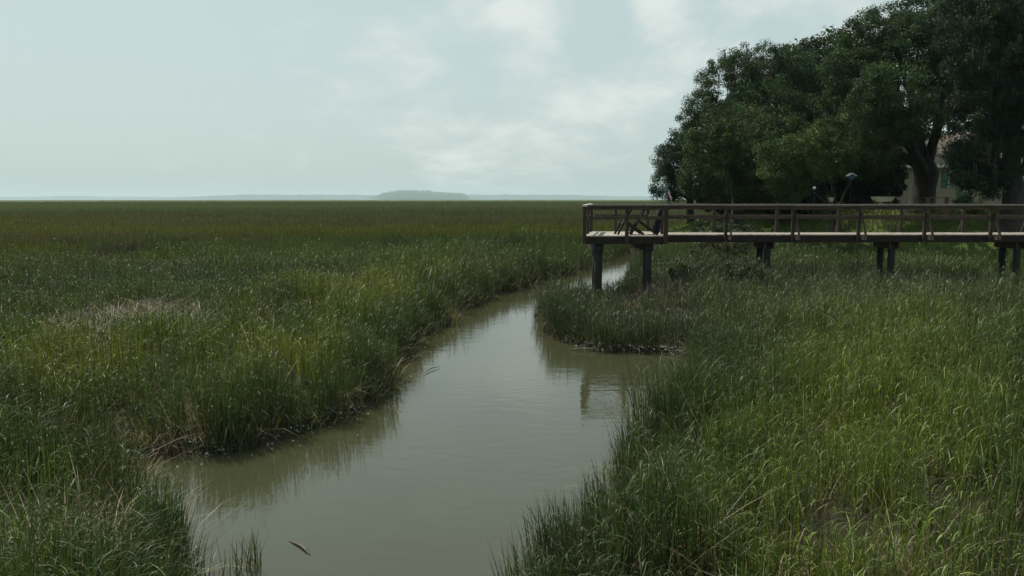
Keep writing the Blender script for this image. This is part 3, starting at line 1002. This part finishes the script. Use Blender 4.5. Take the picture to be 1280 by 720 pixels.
# ------------------------------------------------------------------ boardwalk
def boardwalk():
    ZD = CAMZ - 1.245            # deck top
    Y0, Y1 = 26.8, 30.3          # platform front and back
    X0, X1 = 2.42, 5.15          # platform ends
    WY0, WY1 = 27.75, 29.35      # walkway front and back
    WX1 = 30.5
    root = empty('boardwalk', (X0, Y0, 0))
    tag(root, 'weathered wooden boardwalk with railings and a square end platform over the creek', 'boardwalk')
    O = Vector((X0, Y0, 0))

    def put(name, m, mat=M_WOOD, parent=None):
        ob = m.build(name, mat, None)
        ob.data.transform(Matrix.Translation(-O))
        ob.parent = parent or root
        return ob
    # planks
    m = MB()
    y = Y0
    x = X0
    XB = 2.98                    # the left end slants: back corner further right
    while x < X1 - 0.05:
        ye = min(Y1, Y0 + (x + 0.03 - X0) / (XB - X0) * (Y1 - Y0)) if x > X0 + 0.03 else Y0 + 0.6
        m.box((x + 0.07, (Y0 + ye) / 2, ZD - 0.02 + random.uniform(-.004, .004)), (0.134, ye - Y0 + random.uniform(-.02, .03), 0.038))
        x += 0.14
    while x < WX1:
        m.box((x + 0.07, (WY0 + WY1) / 2, ZD - 0.02 + random.uniform(-.004, .004)), (0.134, WY1 - WY0 + random.uniform(-.02, .03), 0.038))
        x += 0.14
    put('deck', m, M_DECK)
    # joists and fascia
    fz = ZD - 0.042 - 0.12
    for yy in (Y0 + 0.03, Y1 - 0.03):
        xa = X0 if yy < Y0 + 1 else XB
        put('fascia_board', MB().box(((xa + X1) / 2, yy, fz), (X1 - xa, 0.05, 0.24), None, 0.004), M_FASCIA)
    put('fascia_board', MB().box((X1 - 0.03, (Y0 + Y1) / 2, fz), (0.05, Y1 - Y0 - 0.12, 0.24), None, 0.004), M_FASCIA)
    put('fascia_board', MB().bar((X0 + 0.04, Y0 + 0.06, fz), (XB + 0.03, Y1 - 0.06, fz), 0.05, 0.24, 0.004), M_FASCIA)
    for yy in (WY0 + 0.03, (WY0 + WY1) / 2, WY1 - 0.03):
        put('stringer', MB().box(((X1 + WX1) / 2 + 0.03, yy, fz + 0.003), (WX1 - X1 - 0.06, 0.05, 0.235), None, 0.004), M_FASCIA)
    for k in range(4):
        put('stringer', MB().box(((XB + X1) / 2 + 0.05, Y0 + 0.7 + 0.7 * k, fz + 0.004), (X1 - XB - 0.12, 0.045, 0.22)))
    RT = ZD + 1.03               # rail top

    def post(x, y, w=0.1, brace=0, h=None):
        m = MB().box((x, y, (ZD - 0.27 + RT - 0.045) / 2), (w, w, RT - 0.045 - ZD + 0.27), None, 0.006)
        p = put('post', m, M_POST)
        if brace:
            # outrigger joist and slanted strut on the outside of the rail
            m = MB().box((x + 0.075, y + brace * 0.25, fz + 0.05), (0.045, 0.5, 0.13))
            put('outrigger', m, M_WOOD)
            m = MB().bar((x + 0.075, y + brace * 0.44, ZD - 0.04), (x + 0.075, y + brace * 0.052, ZD + 0.72), 0.045, 0.09)
            br = put('brace', m, M_POST, p)
            br.matrix_parent_inverse = Matrix.Identity(4)
        return p
    # posts of the platform
    fy, by = Y0 - 0.03, Y1 + 0.03
    lx = X0 - 0.03
    post(lx + 0.02, fy, 0.125)
    post(XB, by, 0.11)
    post((lx + 0.02 + XB) / 2, (Y0 + Y1) / 2, 0.08)
    post(3.82, fy, 0.115)
    post(X1 - 0.04, fy, 0.14)
    post(3.9, by, 0.1)
    post(X1 - 0.04, by, 0.11)
    post(X1 + 0.03, WY0 + 0.02, 0.11)
    # posts of the walkway
    xs = [7.37 + 2.28 * k + random.uniform(-0.03, 0.03) for k in range(11)]
    for x in xs:
        post(x, WY0 - 0.055, 0.1, -1)
        post(x, WY1 + 0.055, 0.1, 1)

    def rails(a, b, cap=True, off=0.0, capmat=M_CAPW):
        """cap board, upper rail and mid rail from a to b (x,y)"""
        a, b = Vector((a[0], a[1], random.uniform(-0.012, 0.008))), Vector((b[0], b[1], random.uniform(-0.012, 0.008)))
        up = Vector((0, 0, 1))
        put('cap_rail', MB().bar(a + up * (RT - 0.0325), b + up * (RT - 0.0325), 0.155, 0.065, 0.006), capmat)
        d = (b - a).normalized()
        put('top_rail', MB().bar(a + up * (RT - 0.118) + d * 0.05, b + up * (RT - 0.118) - d * 0.05, 0.038, 0.12, 0.003))
        put('mid_rail', MB().bar(a + up * (ZD + 0.585) + d * 0.05, b + up * (ZD + 0.585) - d * 0.05, 0.038, 0.115, 0.003))
    rails((lx + 0.1, fy), (X1 + 0.03, fy))
    rails((XB + 0.08, by), (X1 + 0.03, by))
    rails((lx + 0.02, fy - 0.08), (XB, by + 0.08), capmat=M_CAP)
    rails((X1 - 0.04, fy + 0.09), (X1 - 0.04, WY0 - 0.14))
    rails((X1 - 0.04, WY1 + 0.14), (X1 - 0.04, by - 0.09))
    for k in range(-1, 10):
        xa = xs[k] if k >= 0 else X1 + 0.1
        xb = xs[k + 1] - 0.004
        rails((xa, WY0 - 0.03), (xb, WY0 - 0.03))
        rails((xa, WY1 + 0.03), (xb, WY1 + 0.03))

    # pilings
    def piling(x, y, r=0.13, top=None):
        top = top or (ZD - 0.36)
        g = hz(x, y)
        put('piling', MB().tube([(x, y, -1.0), (x, y, g), (x, y, (g + top) / 2), (x, y, top)], [r * 1.05, r * 1.03, r, r * 0.96], 14, 0.03), M_PILE)

    for (x, y) in ((2.92, Y0 + 0.35), (3.12, Y1 - 0.45), (4.56, Y0 + 0.3), (5.06, Y1 - 0.45)):
        piling(x, y, 0.14)
    for x in (2.95, 4.62):
        put('cross_beam', MB().box((x, (Y0 + Y1) / 2, ZD - 0.42), (0.26, Y1 - Y0 - 0.3, 0.26), None, 0.01), M_PILE)
    for px in (959, 1114, 1271, 1428, 1585):
        x = (px - 640) / F * 28.1
        for y in (WY0 + 0.3, WY0 + 1.15):
            piling(x, y, 0.118)
        for sx in (-0.15, 0.15):
            put('cross_beam', MB().box((x + sx, WY0 + 0.72, ZD - 0.40), (0.05, 1.3, 0.22), None, 0.006), M_WOOD)
    return ZD, RT


ZD, RT = boardwalk()


# small flag on the platform corner
def flag_mat():
    m, nt, out = new_mat('flag_cloth')
    a = N(nt, 'ShaderNodeAttribute', attribute_name='tint')
    p = N(nt, 'ShaderNodeBsdfPrincipled', Roughness=0.8)
    nt.links.new(a.outputs['Color'], p.inputs['Base Color'])
    nt.links.new(p.outputs[0], out.inputs['Surface'])
    return m


def small_flag():
    base = Vector((5.2, 26.86, RT))
    root = empty('flag', base)
    root.scale = (1.4, 1.4, 1.4)
    tag(root, 'small red, white and blue striped flag drooping from a stick on the corner post', 'flag')
    MB().tube([(0, 0, -0.02), (0.0, 0, 0.2), (-0.05, 0, 0.40)], [0.008, 0.007, 0.006], 6).build('stick', M_CHAIRWOOD, root)
    nu, nv = 38, 26
    V, C = [], []
    for side in (0, 1):
        for j in range(nv + 1):
            for i in range(nu + 1):
                u, v = i / nu, j / nv          # u along the fly, v down the hoist
                # a limp flag: the fly hangs down from the slanted stick
                x = -0.045 + 0.05 * v + 0.15 * u * (1 - 0.35 * u) + 0.012 * math.sin(v * 9 + u * 5)
                yy = -0.01 + 0.03 * math.sin(u * 7 + v * 3) * u + side * 0.002
                z = 0.385 - 0.20 * v - 0.13 * u - 0.05 * u * u
                V.append((x, yy, z))
                stripe = int(min(v, 0.999) * 13)
                c = (0.45, 0.03, 0.045) if stripe % 2 == 0 else (0.75, 0.74, 0.72)
                if u < 0.4 and v < 7 / 13:
                    c = (0.035, 0.045, 0.16)
                    su, sv = (u / 0.4 * 6) % 1, (v / (7 / 13) * 5) % 1
                    if abs(su - 0.5) < 0.27 and abs(sv - 0.5) < 0.27:
                        c = (0.75, 0.74, 0.72)
                C.append(c)
    Q = []
    off = (nu + 1) * (nv + 1)
    for side in (0, 1):
        for j in range(nv):
            for i in range(nu):
                a = side * off + j * (nu + 1) + i
                q = (a, a + 1, a + nu + 2, a + nu + 1)
                Q.append(q if side else q[::-1])
    link('flag_cloth', np_mesh('flag_cloth', np.array(V), quads=np.array(Q), colour=np.array(C)), flag_mat(), root)


small_flag()


# folding deck chairs on the platform, seen from the side, facing left
def deck_chair(x, y, rz, label):
    root = empty('deck_chair', (x, y, ZD), rz)
    tag(root, label, 'deck chair', 'folding deck chairs on the platform')
    # chair faces -x; long back frame foot at -0.42, head at +0.10
    for s in (-0.27, 0.27):
        MB().bar((-0.45, s, 0.0), (0.02, s, 0.90), 0.035, 0.07).build('back_frame', M_CHAIRWOOD, root)
        MB().bar((-0.16, s * 0.86, 0.45), (0.47, s * 0.86, 0.0), 0.035, 0.07).build('leg', M_CHAIRWOOD, root)
        MB().bar((-0.40, s * 1.12, 0.60), (0.0, s * 1.12, 0.56), 0.028, 0.06).build('armrest', M_CHAIRWOOD, root)
    m = MB()
    for k in range(6):
        t = 0.45 + 0.1 * k
        m.bar((-0.45 + 0.47 * t, -0.25, 0.9 * t), (-0.45 + 0.47 * t, 0.25, 0.9 * t), 0.07, 0.014, up=(0.9, 0, -0.47))
    m.build('backrest', M_CHAIRWOOD, root)
    m = MB()
    for k in range(5):
        t = k / 4 * 0.62
        m.bar((-0.16 + 0.63 * t, -0.22, 0.465 - 0.45 * t), (-0.16 + 0.63 * t, 0.22, 0.465 - 0.45 * t), 0.075, 0.014, up=(0.45, 0, 0.63))
    m.build('seat', M_CHAIRWOOD, root)


deck_chair(4.04, 27.75, R(4), 'dark wooden folding deck chair by the middle platform post')
deck_chair(4.53, 27.75, R(-3), 'dark wooden folding deck chair nearer the navy bundle')


def navy_bundle():
    root = empty('camp_chair', (4.93, 27.25, ZD), R(10))
    tag(root, 'folded navy canvas camp chair leaning upright against the corner post', 'camp chair')
    m = MB()
    m.tube([(-0.06, 0, 0.04), (-0.05, 0, 0.2), (-0.02, 0, 0.42), (0.03, 0.0, 0.62), (0.07, 0.0, 0.80), (0.09, 0, 0.88)], [0.10, 0.13, 0.125, 0.085, 0.07, 0.03], 12, 0.2)
    m.build('canvas', M_NAVY, root)
    for k, (ax, ay) in enumerate(((-0.07, -0.05), (0.04, -0.06), (-0.06, 0.06), (0.05, 0.05))):
        MB().tube([(ax - 0.06, ay, 0.0), (ax + 0.1, ay, 0.86)], [0.011, 0.011], 6).build('leg', M_SLING, root)


navy_bundle()


# ------------------------------------------------------------------ small things in the yard
def skiff():
    p = at(1103, 249, 43.5)
    g = hz(p.x, 43.5)
    root = empty('skiff', (p.x, 43.5, g), R(3))
    tag(root, 'small pale cream skiff on trestles under the oaks, left of the massive trunk', 'boat')
    z0 = p.z - g - 0.13
    bm = bmesh.new()
    secs = []
    L = 0.62
    for t, wid, zb in ((-1, 0.10, 0.12), (-0.75, 0.26, 0.02), (-0.3, 0.33, 0.0), (0.3, 0.33, 0.0), (0.78, 0.30, 0.02), (0.95, 0.26, 0.10)):
        x = t * L
        xb = x * 0.86
        ring = [(x, -wid, 0.27), (xb, -wid * 0.72, zb), (xb, wid * 0.72, zb), (x, wid, 0.27), (x * 0.97, wid - 0.03, 0.27), (xb * 0.97, wid * 0.7 - 0.03, zb + 0.03), (xb * 0.97, -wid * 0.7 + 0.03, zb + 0.03), (x * 0.97, -wid + 0.03, 0.27)]
        secs.append([bm.verts.new((a, b, c + z0)) for a, b, c in ring])
    for i in range(len(secs) - 1):
        for k in range(8):
            bm.faces.new((secs[i][k], secs[i][(k + 1) % 8], secs[i + 1][(k + 1) % 8], secs[i + 1][k]))
    for sct in (secs[0], secs[-1]):
        bm.faces.new((sct[0], sct[1], sct[6], sct[7]))
        bm.faces.new((sct[1], sct[2], sct[5], sct[6]))
        bm.faces.new((sct[2], sct[3], sct[4], sct[5]))
    m = MB()
    m.bm.free()
    m.bm = bm
    m.build('hull', M_CREAMHULL, root)
    MB().box((0.1, 0, z0 + 0.2), (0.14, 0.58, 0.025)).build('seat', M_BENCH, root)
    for sx in (-0.33, 0.36):
        mm = MB().box((sx, 0, z0 - 0.03), (0.07, 0.6, 0.05))
        for sy in (-0.24, 0.24):
            mm.bar((sx, sy * 1.2, 0.0), (sx, sy, z0 - 0.05), 0.05, 0.05)
        mm.build('trestle', M_BENCH, root)


skiff()


def bench():
    p = at(1172, 247, 44)
    g = hz(p.x, 44)
    root = empty('garden_bench', (p.x, 44, g), R(-4))
    tag(root, 'low brown wooden bench at the foot of the massive oak', 'bench')
    top = max(0.42, p.z - g)
    m = MB()
    for k in range(3):
        m.box((0, -0.14 + 0.14 * k, top), (1.25, 0.125, 0.05), None, 0.005)
    m.build('seat', M_BENCH, root)
    for sx in (-0.5, 0.5):
        for sy in (-0.14, 0.14):
            MB().box((sx, sy, top / 2 - 0.0125), (0.08, 0.08, top - 0.027)).build('leg', M_BENCH, root)


bench()


def birdhouse():
    p = at(1064, 221, 42.3)
    g = hz(p.x, 42.3)
    root = empty('birdhouse', (p.x, 42.3, g))
    tag(root, 'white roofed blue birdhouse on a pole in the dark yard', 'birdhouse')
    h = p.z - g
    MB().tube([(0, 0, -0.2), (0, 0, h - 0.125)], [0.016, 0.014], 8).build('pole', M_BARK, root)
    b = MB().box((0, 0, h - 0.03), (0.22, 0.2, 0.20), None, 0.005).build('box', M_BLUE, root)
    m = MB()
    for s in (-1, 1):
        m.bar((s * 0.24, 0, h + 0.04), (0, 0, h + 0.19), 0.34, 0.025, up=(s * 0.15, 0, 0.24))
    m.build('roof', M_WHITE, root)
    MB().tube([(0, -0.106, h - 0.02), (0, -0.097, h - 0.02)], [0.025, 0.025], 10).build('entrance_hole', M_GLASS, root)


birdhouse()


def planter():
    p = at(1039, 250, 43)
    g = hz(p.x, 43)
    root = empty('planter', (p.x, 43, g))
    tag(root, 'small pale clay pot on a post, left of the skiff', 'planter')
    h = p.z - g
    MB().tube([(0, 0, -0.1), (0, 0, h - 0.12)], [0.05, 0.045], 8).build('post', M_BARK, root)
    MB().tube([(0, 0, h - 0.12), (0, 0, h), (0, 0, h + 0.1), (0, 0, h + 0.13)], [0.07, 0.12, 0.15, 0.165], 12).build('pot', M_CLAY, root)
    b = Blades()
    n = 60
    b.add(np.stack((RNG.normal(0, .06, n), RNG.normal(0, .06, n), np.full(n, h + 0.1)), -1), 0.12 + 0.2 * RNG.random(n), np.full(n, 0.03), RNG.random(n) * 6.28, RNG.normal(.3, .1, n), np.abs(RNG.normal(.4, .2, n)), np.repeat(np.array(G3)[None], n, 0), 2)
    b.build('foliage', M_SHRUB, root)


planter()


def lantern():
    p = at(1018, 235, 43)
    g = hz(p.x, 43)
    root = empty('yard_light', (p.x, 43, g))
    tag(root, 'small white globe yard light on a thin post, unlit', 'yard light')
    h = p.z - g
    MB().tube([(0, 0, -0.1), (0, 0, h - 0.06)], [0.025, 0.02], 8).build('post', M_BARK, root)
    MB().tube([(0, 0, h - 0.07), (0, 0, h - 0.04), (0, 0, h + 0.02), (0, 0, h + 0.07), (0, 0, h + 0.09)], [0.04, 0.075, 0.085, 0.06, 0.02], 10).build('globe', M_WHITE, root)


lantern()


def stair_rail():
    y = 45.0
    a = at(1273, 207, y)
    b = at(1300, 243, y)
    g = hz(a.x + 0.6, y)
    root = empty('stair_railing', (a.x, y, g))
    tag(root, 'white slanted stair railing at the edge beyond the dark oak', 'railing')
    A = Vector((0, 0, a.z - g))
    B = Vector((b.x - a.x, 0, max(b.z - g, 0.9)))
    MB().bar(A, B, 0.06, 0.09).build('hand_rail', M_WHITE, root)
    MB().bar(A - Vector((0, 0, 0.55)), B - Vector((0, 0, 0.55)), 0.05, 0.07).build('lower_rail', M_WHITE, root)
    for t in (0, 0.5, 1):
        q = A.lerp(B, t)
        MB().box((q.x, 0.06, q.z / 2), (0.08, 0.06, q.z)).build('post', M_WHITE, root)
    m = MB()
    n = 5
    for k in range(n):
        x = B.x * (k + 0.5) / n
        z = (A.z - 0.9) * (1 - (k + 0.5) / n)
        m.box((x, 0.7, z), (B.x / n + 0.05, 1.0, 0.06))
    m.build('steps', M_BENCH, root)


stair_rail()


def garden_wall():
    a = at(1259, 241, 46)
    g = hz(a.x + 2.5, 46)
    root = empty('garden_wall', (a.x, 46, g))
    tag(root, 'low yellowish garden wall with a pale coping beyond the dark oak', 'wall')
    h = max(0.5, a.z - g)
    MB().box((2.6, 0, h / 2 - 0.1), (5.2, 0.22, h + 0.1)).build('wall_body', M_WALLG, root)
    MB().box((2.6, 0, h), (5.3, 0.3, 0.08), None, 0.01).build('coping', M_TRIM, root)


garden_wall()


# ------------------------------------------------------------------ driftwood, shells and floating litter
def stick(px, py, length, r, rz, label, z=0.012, bend=0.06):
    x, y = on_z(px, py, z)
    m = MB()
    L = length / 2
    m.tube([(-L, 0, 0), (-L * 0.5, bend * 0.6, 0.006), (0, bend, 0.012), (L * 0.5, bend * 0.5, 0.008), (L, -bend * 0.2, -0.01)], [r * 0.35, r * 0.9, r, r * 0.8, r * 0.25], 8, 0.25)
    m.tube([(L * 0.2, bend * 0.8, 0.01), (L * 0.45, bend * 1.9, 0.012)], [r * 0.5, r * 0.2], 6, 0.2)
    o = m.build('driftwood_stick', M_MUDSTICK, None, (x, y, z))
    o.rotation_euler = (0, 0, rz)
    tag(o, label, 'stick', 'sticks at the waterline')


stick(375, 685, 0.52, 0.016, R(-48), 'dark twig floating alone on the creek near the lower left', 0.004, 0.02)
stick(735, 437, 0.9, 0.022, R(-12), 'pale driftwood stick lying along the waterline of the mud point', 0.05)
stick(540, 462, 0.8, 0.012, R(70), 'thin bare twig leaning out of the water off the left bank', 0.03)


def chips(name, label, pts_fn, n, size, mat, cat):
    P = pts_fn(n)
    V, Q = [], []
    for i, (x, y, z) in enumerate(P):
        s = size * random.uniform(0.4, 1.4)
        a = random.random() * 6.28
        tl = random.uniform(-0.6, 0.6)
        pts = []
        for k in range(6):
            t = a + k * math.pi / 3
            rr = s * random.uniform(0.6, 1.1) * (1.5 if k % 3 == 0 else 0.8)
            pts.append((x + math.cos(t) * rr, y + math.sin(t) * rr, z + math.sin(t) * rr * tl * 0.6))
        top = (x, y, z + s * 0.45)
        b = len(V)
        V += pts + [top]
        for k in range(6):
            Q.append((b + k, b + (k + 1) % 6, b + 6))
    o = link(name, np_mesh(name, np.array(V), tris=np.array(Q)), mat)
    tag(o, label, cat, kind='stuff')


def pts_where(n, boxes, lo, hi, z=None, fade=0.0):
    out = []
    while len(out) < n:
        bx = boxes[random.randrange(len(boxes))]
        x, y = RNG.uniform(bx[0], bx[1], 400), RNG.uniform(bx[2], bx[3], 400)
        d = creek_sd(x, y)
        k = (d > lo) & (d < hi)
        if fade:
            k &= RNG.random(400) < np.exp((d - hi) * fade)
        if k.any():
            zz = height(x[k], y[k]) + 0.01 if z is None else np.full(k.sum(), z)
            out += list(zip(x[k], y[k], zz))[:max(10, n // 4)]
    return out[:n]


def shell_pts(n):
    return pts_where(n, [(-4.3, -2.6, 7.2, 10.5), (-4.3, -2.6, 7.2, 10.5), (-4.9, -2.0, 11.5, 14)], -0.1, 0.6)


chips('oyster_shells', 'small grey oyster shells on the muddy bank at the lower left', shell_pts, 600, 0.028, M_SHELL, 'shells')


def shell_pts2(n):
    return pts_where(n, [(1.2, 4.8, 18.9, 21.5)], -0.12, 0.25)


chips('oyster_shells', 'grey oyster shells along the front edge of the mud point', shell_pts2, 260, 0.04, M_SHELL, 'shells')


def float_pts(n):
    return pts_where(n, [(-5.0, 0.5, 10, 24)], -0.9, -0.16, 0.004, 3.0)


M_FLOAT = noisy_mat('floating_straw', (0.08, 0.07, 0.045), (0.25, 0.225, 0.16), 20, 0.7)
chips('floating_leaves', 'pale bits of straw floating along the left bank', float_pts, 55, 0.02, M_FLOAT, 'litter')


# ------------------------------------------------------------------ far wooded islands
def island(name, x0, x1, y, depth, hfun, label, bottom=-0.5):
    nx, ny = 220, 14
    V = []
    for j in range(ny + 1):
        v = j / ny
        for i in range(nx + 1):
            u = i / nx
            x = x0 + (x1 - x0) * u
            yy = y + depth * v
            e = min(1, 1.25 * math.sin(math.pi * v) ** 0.35) if 0 < v < 1 else 0
            V.append((x, yy, e))
    V = np.array(V)
    u = (V[:, 0] - x0) / (x1 - x0)
    rough = 0.72 + 0.5 * fbm(V[:, 0], V[:, 1], 110, 7) + 0.34 * (vnoise(V[:, 0], V[:, 1], 34, 9) - 0.5)
    V[:, 2] = V[:, 2] * hfun(u) * rough + bottom * (V[:, 2] <= 0)
    i = np.arange(ny)[:, None] * (nx + 1)
    j = np.arange(nx)[None]
    q = np.stack((i + j, i + j + 1, i + nx + 2 + j, i + nx + 1 + j), -1).reshape(-1, 4)
    o = link(name, np_mesh(name, V, quads=q), M_ISLE)
    tag(o, label, kind='structure')


def X(px, y):
    return (px - 640) / F * y


island('hills', X(452, 7200), X(590, 7200), 7200, 500, lambda u: 66 * sstep(u, 0.0, 0.28) * (1 - 0.35 * sstep(u, 0.45, 0.9)) * (1 - sstep(u, 0.9, 1.0)), 'hazy blue wooded island on the horizon')
island('hills', X(170, 10500), X(470, 10500), 10500, 500, lambda u: 9 + 36 * sstep(u, 0.05, 0.5) * (1 - 0.2 * sstep(u, 0.85, 1)), 'faint wooded shore on the horizon left of the blue island')
island('hills', X(560, 11000), X(800, 11000), 11000, 500, lambda u: 46 * (1 - 0.5 * sstep(u, 0.55, 1.0)), 'faint wooded shore on the horizon between island and oaks')
island('hills', X(-200, 12000), X(180, 12000), 12000, 500, lambda u: 19 + 14 * sstep(u, 0.6, 0.75) * (1 - sstep(u, 0.78, 0.85)), 'very faint low shore at the left end of the horizon')
island('hills', X(790, 11500), X(1500, 11500), 11500, 500, lambda u: 26 + u * 0, 'faint low shore behind the oaks')

# ------------------------------------------------------------------ haze
m, nt, out = new_mat('haze_air')
pv = N(nt, 'ShaderNodeVolumePrincipled')
pv.inputs['Color'].default_value = (0.645, 0.80, 0.85, 1)
pv.inputs['Density'].default_value = 1.0e-4
pv.inputs['Anisotropy'].default_value = 0.2
nt.links.new(pv.outputs[0], out.inputs['Volume'])
hz_o = MB().box((0, 7000, 46), (36000, 15000, 96)).build('haze', m)
tag(hz_o, 'pale blue summer haze over the marsh', kind='stuff')
hz_o.display_type = 'WIRE'

# ------------------------------------------------------------------ sun and sky
SUN_EL, SUN_AZ = R(54), R(-36)      # azimuth measured from +Y towards +X
sv = Vector((math.sin(SUN_AZ) * math.cos(SUN_EL), math.cos(SUN_AZ) * math.cos(SUN_EL), math.sin(SUN_EL)))
sd_ = bpy.data.lights.new('sun', 'SUN')
sd_.energy = 4.9
sd_.angle = R(0.6)
sd_.color = (1.0, 0.95, 0.86)
so = bpy.data.objects.new('sun', sd_)
so.rotation_euler = sv.to_track_quat('Z', 'Y').to_euler()
so.location = (-20, 20, 60)
COL.objects.link(so)

w = bpy.data.worlds.new('World')
scene.world = w
w.use_nodes = True
nt = w.node_tree
nt.nodes.clear()
wo = N(nt, 'ShaderNodeOutputWorld')
bg = N(nt, 'ShaderNodeBackground', Strength=0.1)
sky = N(nt, 'ShaderNodeTexSky')
sky.sky_type = 'NISHITA'
sky.sun_disc = False
sky.sun_elevation = SUN_EL
sky.sun_rotation = SUN_AZ
sky.air_density = 1.0
sky.dust_density = 3.0
sky.ozone_density = 1.5
tc = N(nt, 'ShaderNodeTexCoord')
sep = N(nt, 'ShaderNodeSeparateXYZ')
nt.links.new(tc.outputs['Generated'], sep.inputs[0])


def MA(op, a, b=None, clamp=False):
    n = N(nt, 'ShaderNodeMath', operation=op)
    n.use_clamp = clamp
    for k, v in enumerate((a, b)):
        if v is None:
            continue
        if isinstance(v, (int, float)):
            n.inputs[k].default_value = v
        else:
            nt.links.new(v, n.inputs[k])
    return n.outputs[0]


# clouds on a plane overhead
zz = MA('ADD', MA('MAXIMUM', sep.outputs['Z'], 0.0), 0.38)
cx = MA('DIVIDE', sep.outputs['X'], zz)
cy = MA('DIVIDE', sep.outputs['Y'], zz)
cmb = N(nt, 'ShaderNodeCombineXYZ')
nt.links.new(cx, cmb.inputs[0])
nt.links.new(cy, cmb.inputs[1])
n1 = N(nt, 'ShaderNodeTexNoise', Scale=2.9, Detail=10.0, Roughness=0.6, Distortion=0.3)
nt.links.new(cmb.outputs[0], n1.inputs['Vector'])
n2 = N(nt, 'ShaderNodeTexNoise', Scale=0.8, Detail=3.0)
nt.links.new(cmb.outputs[0], n2.inputs['Vector'])


def blob(px, py, size):
    """soft weight round a sky direction"""
    d = Vector(ray(px, py)).normalized()
    dp = N(nt, 'ShaderNodeVectorMath', operation='DISTANCE')
    nt.links.new(tc.outputs['Generated'], dp.inputs[0])
    dp.inputs[1].default_value = d
    mr = N(nt, 'ShaderNodeMapRange', interpolation_type='SMOOTHSTEP')
    mr.inputs['From Min'].default_value = size
    mr.inputs['From Max'].default_value = 0.0
    nt.links.new(dp.outputs['Value'], mr.inputs['Value'])
    return mr.outputs[0]


def ramp(v, a, b):
    mr = N(nt, 'ShaderNodeMapRange', interpolation_type='SMOOTHSTEP')
    mr.inputs['From Min'].default_value = a
    mr.inputs['From Max'].default_value = b
    nt.links.new(v, mr.inputs['Value'])
    return mr.outputs[0]


n3 = N(nt, 'ShaderNodeTexNoise', Scale=9.5, Detail=6.0, Roughness=0.6)
nt.links.new(cmb.outputs[0], n3.inputs['Vector'])
cover = MA('ADD', n1.outputs['Fac'], MA('MULTIPLY', MA('SUBTRACT', n2.outputs['Fac'], 0.5), 0.3))
cover = MA('ADD', cover, MA('MULTIPLY', MA('SUBTRACT', n3.outputs['Fac'], 0.5), 0.2))
for (px, py, sz, amt) in ((690, 85, 0.17, 0.13), (560, 95, 0.2, 0.07), (832, 40, 0.06, 0.13), (812, 2, 0.06, 0.12), (637, 14, 0.03, 0.15), (950, 25, 0.2, 0.10), (335, 40, 0.08, 0.10), (395, 8, 0.05, 0.10),
                         (745, 45, 0.075, -0.26), (100, 120, 0.4, -0.12)):
    cover = MA('ADD', cover, MA('MULTIPLY', blob(px, py, sz), amt))
cloud = ramp(cover, 0.47, 0.80)
# colours in the sky texture's own units (strength is applied after)
haze_c = N(nt, 'ShaderNodeRGB')
haze_c.outputs[0].default_value = (5.6, 6.9, 6.75, 1)
cl_c = N(nt, 'ShaderNodeRGB')
cl_c.outputs[0].default_value = (7.9, 8.4, 8.0, 1)
mx1 = N(nt, 'ShaderNodeMix', data_type='RGBA')
mx1.inputs[0].default_value = 0.80
nt.links.new(sky.outputs[0], mx1.inputs[6])
nt.links.new(haze_c.outputs[0], mx1.inputs[7])
mx2 = N(nt, 'ShaderNodeMix', data_type='RGBA')
nt.links.new(MA('MULTIPLY', cloud, 0.85), mx2.inputs[0])
nt.links.new(mx1.outputs[2], mx2.inputs[6])
nt.links.new(cl_c.outputs[0], mx2.inputs[7])
nt.links.new(mx2.outputs[2], bg.inputs['Color'])
nt.links.new(bg.outputs[0], wo.inputs['Surface'])

# ------------------------------------------------------------------ render settings
scene.view_settings.view_transform = 'Standard'
scene.view_settings.look = 'None'
scene.view_settings.exposure = 0
scene.view_settings.gamma = 1
scene.render.engine = 'CYCLES'
cy_ = scene.cycles
cy_.max_bounces = 5
cy_.diffuse_bounces = 2
cy_.glossy_bounces = 2
cy_.transmission_bounces = 3
cy_.volume_bounces = 1
cy_.use_denoising = True
cy_.sample_clamp_indirect = 4
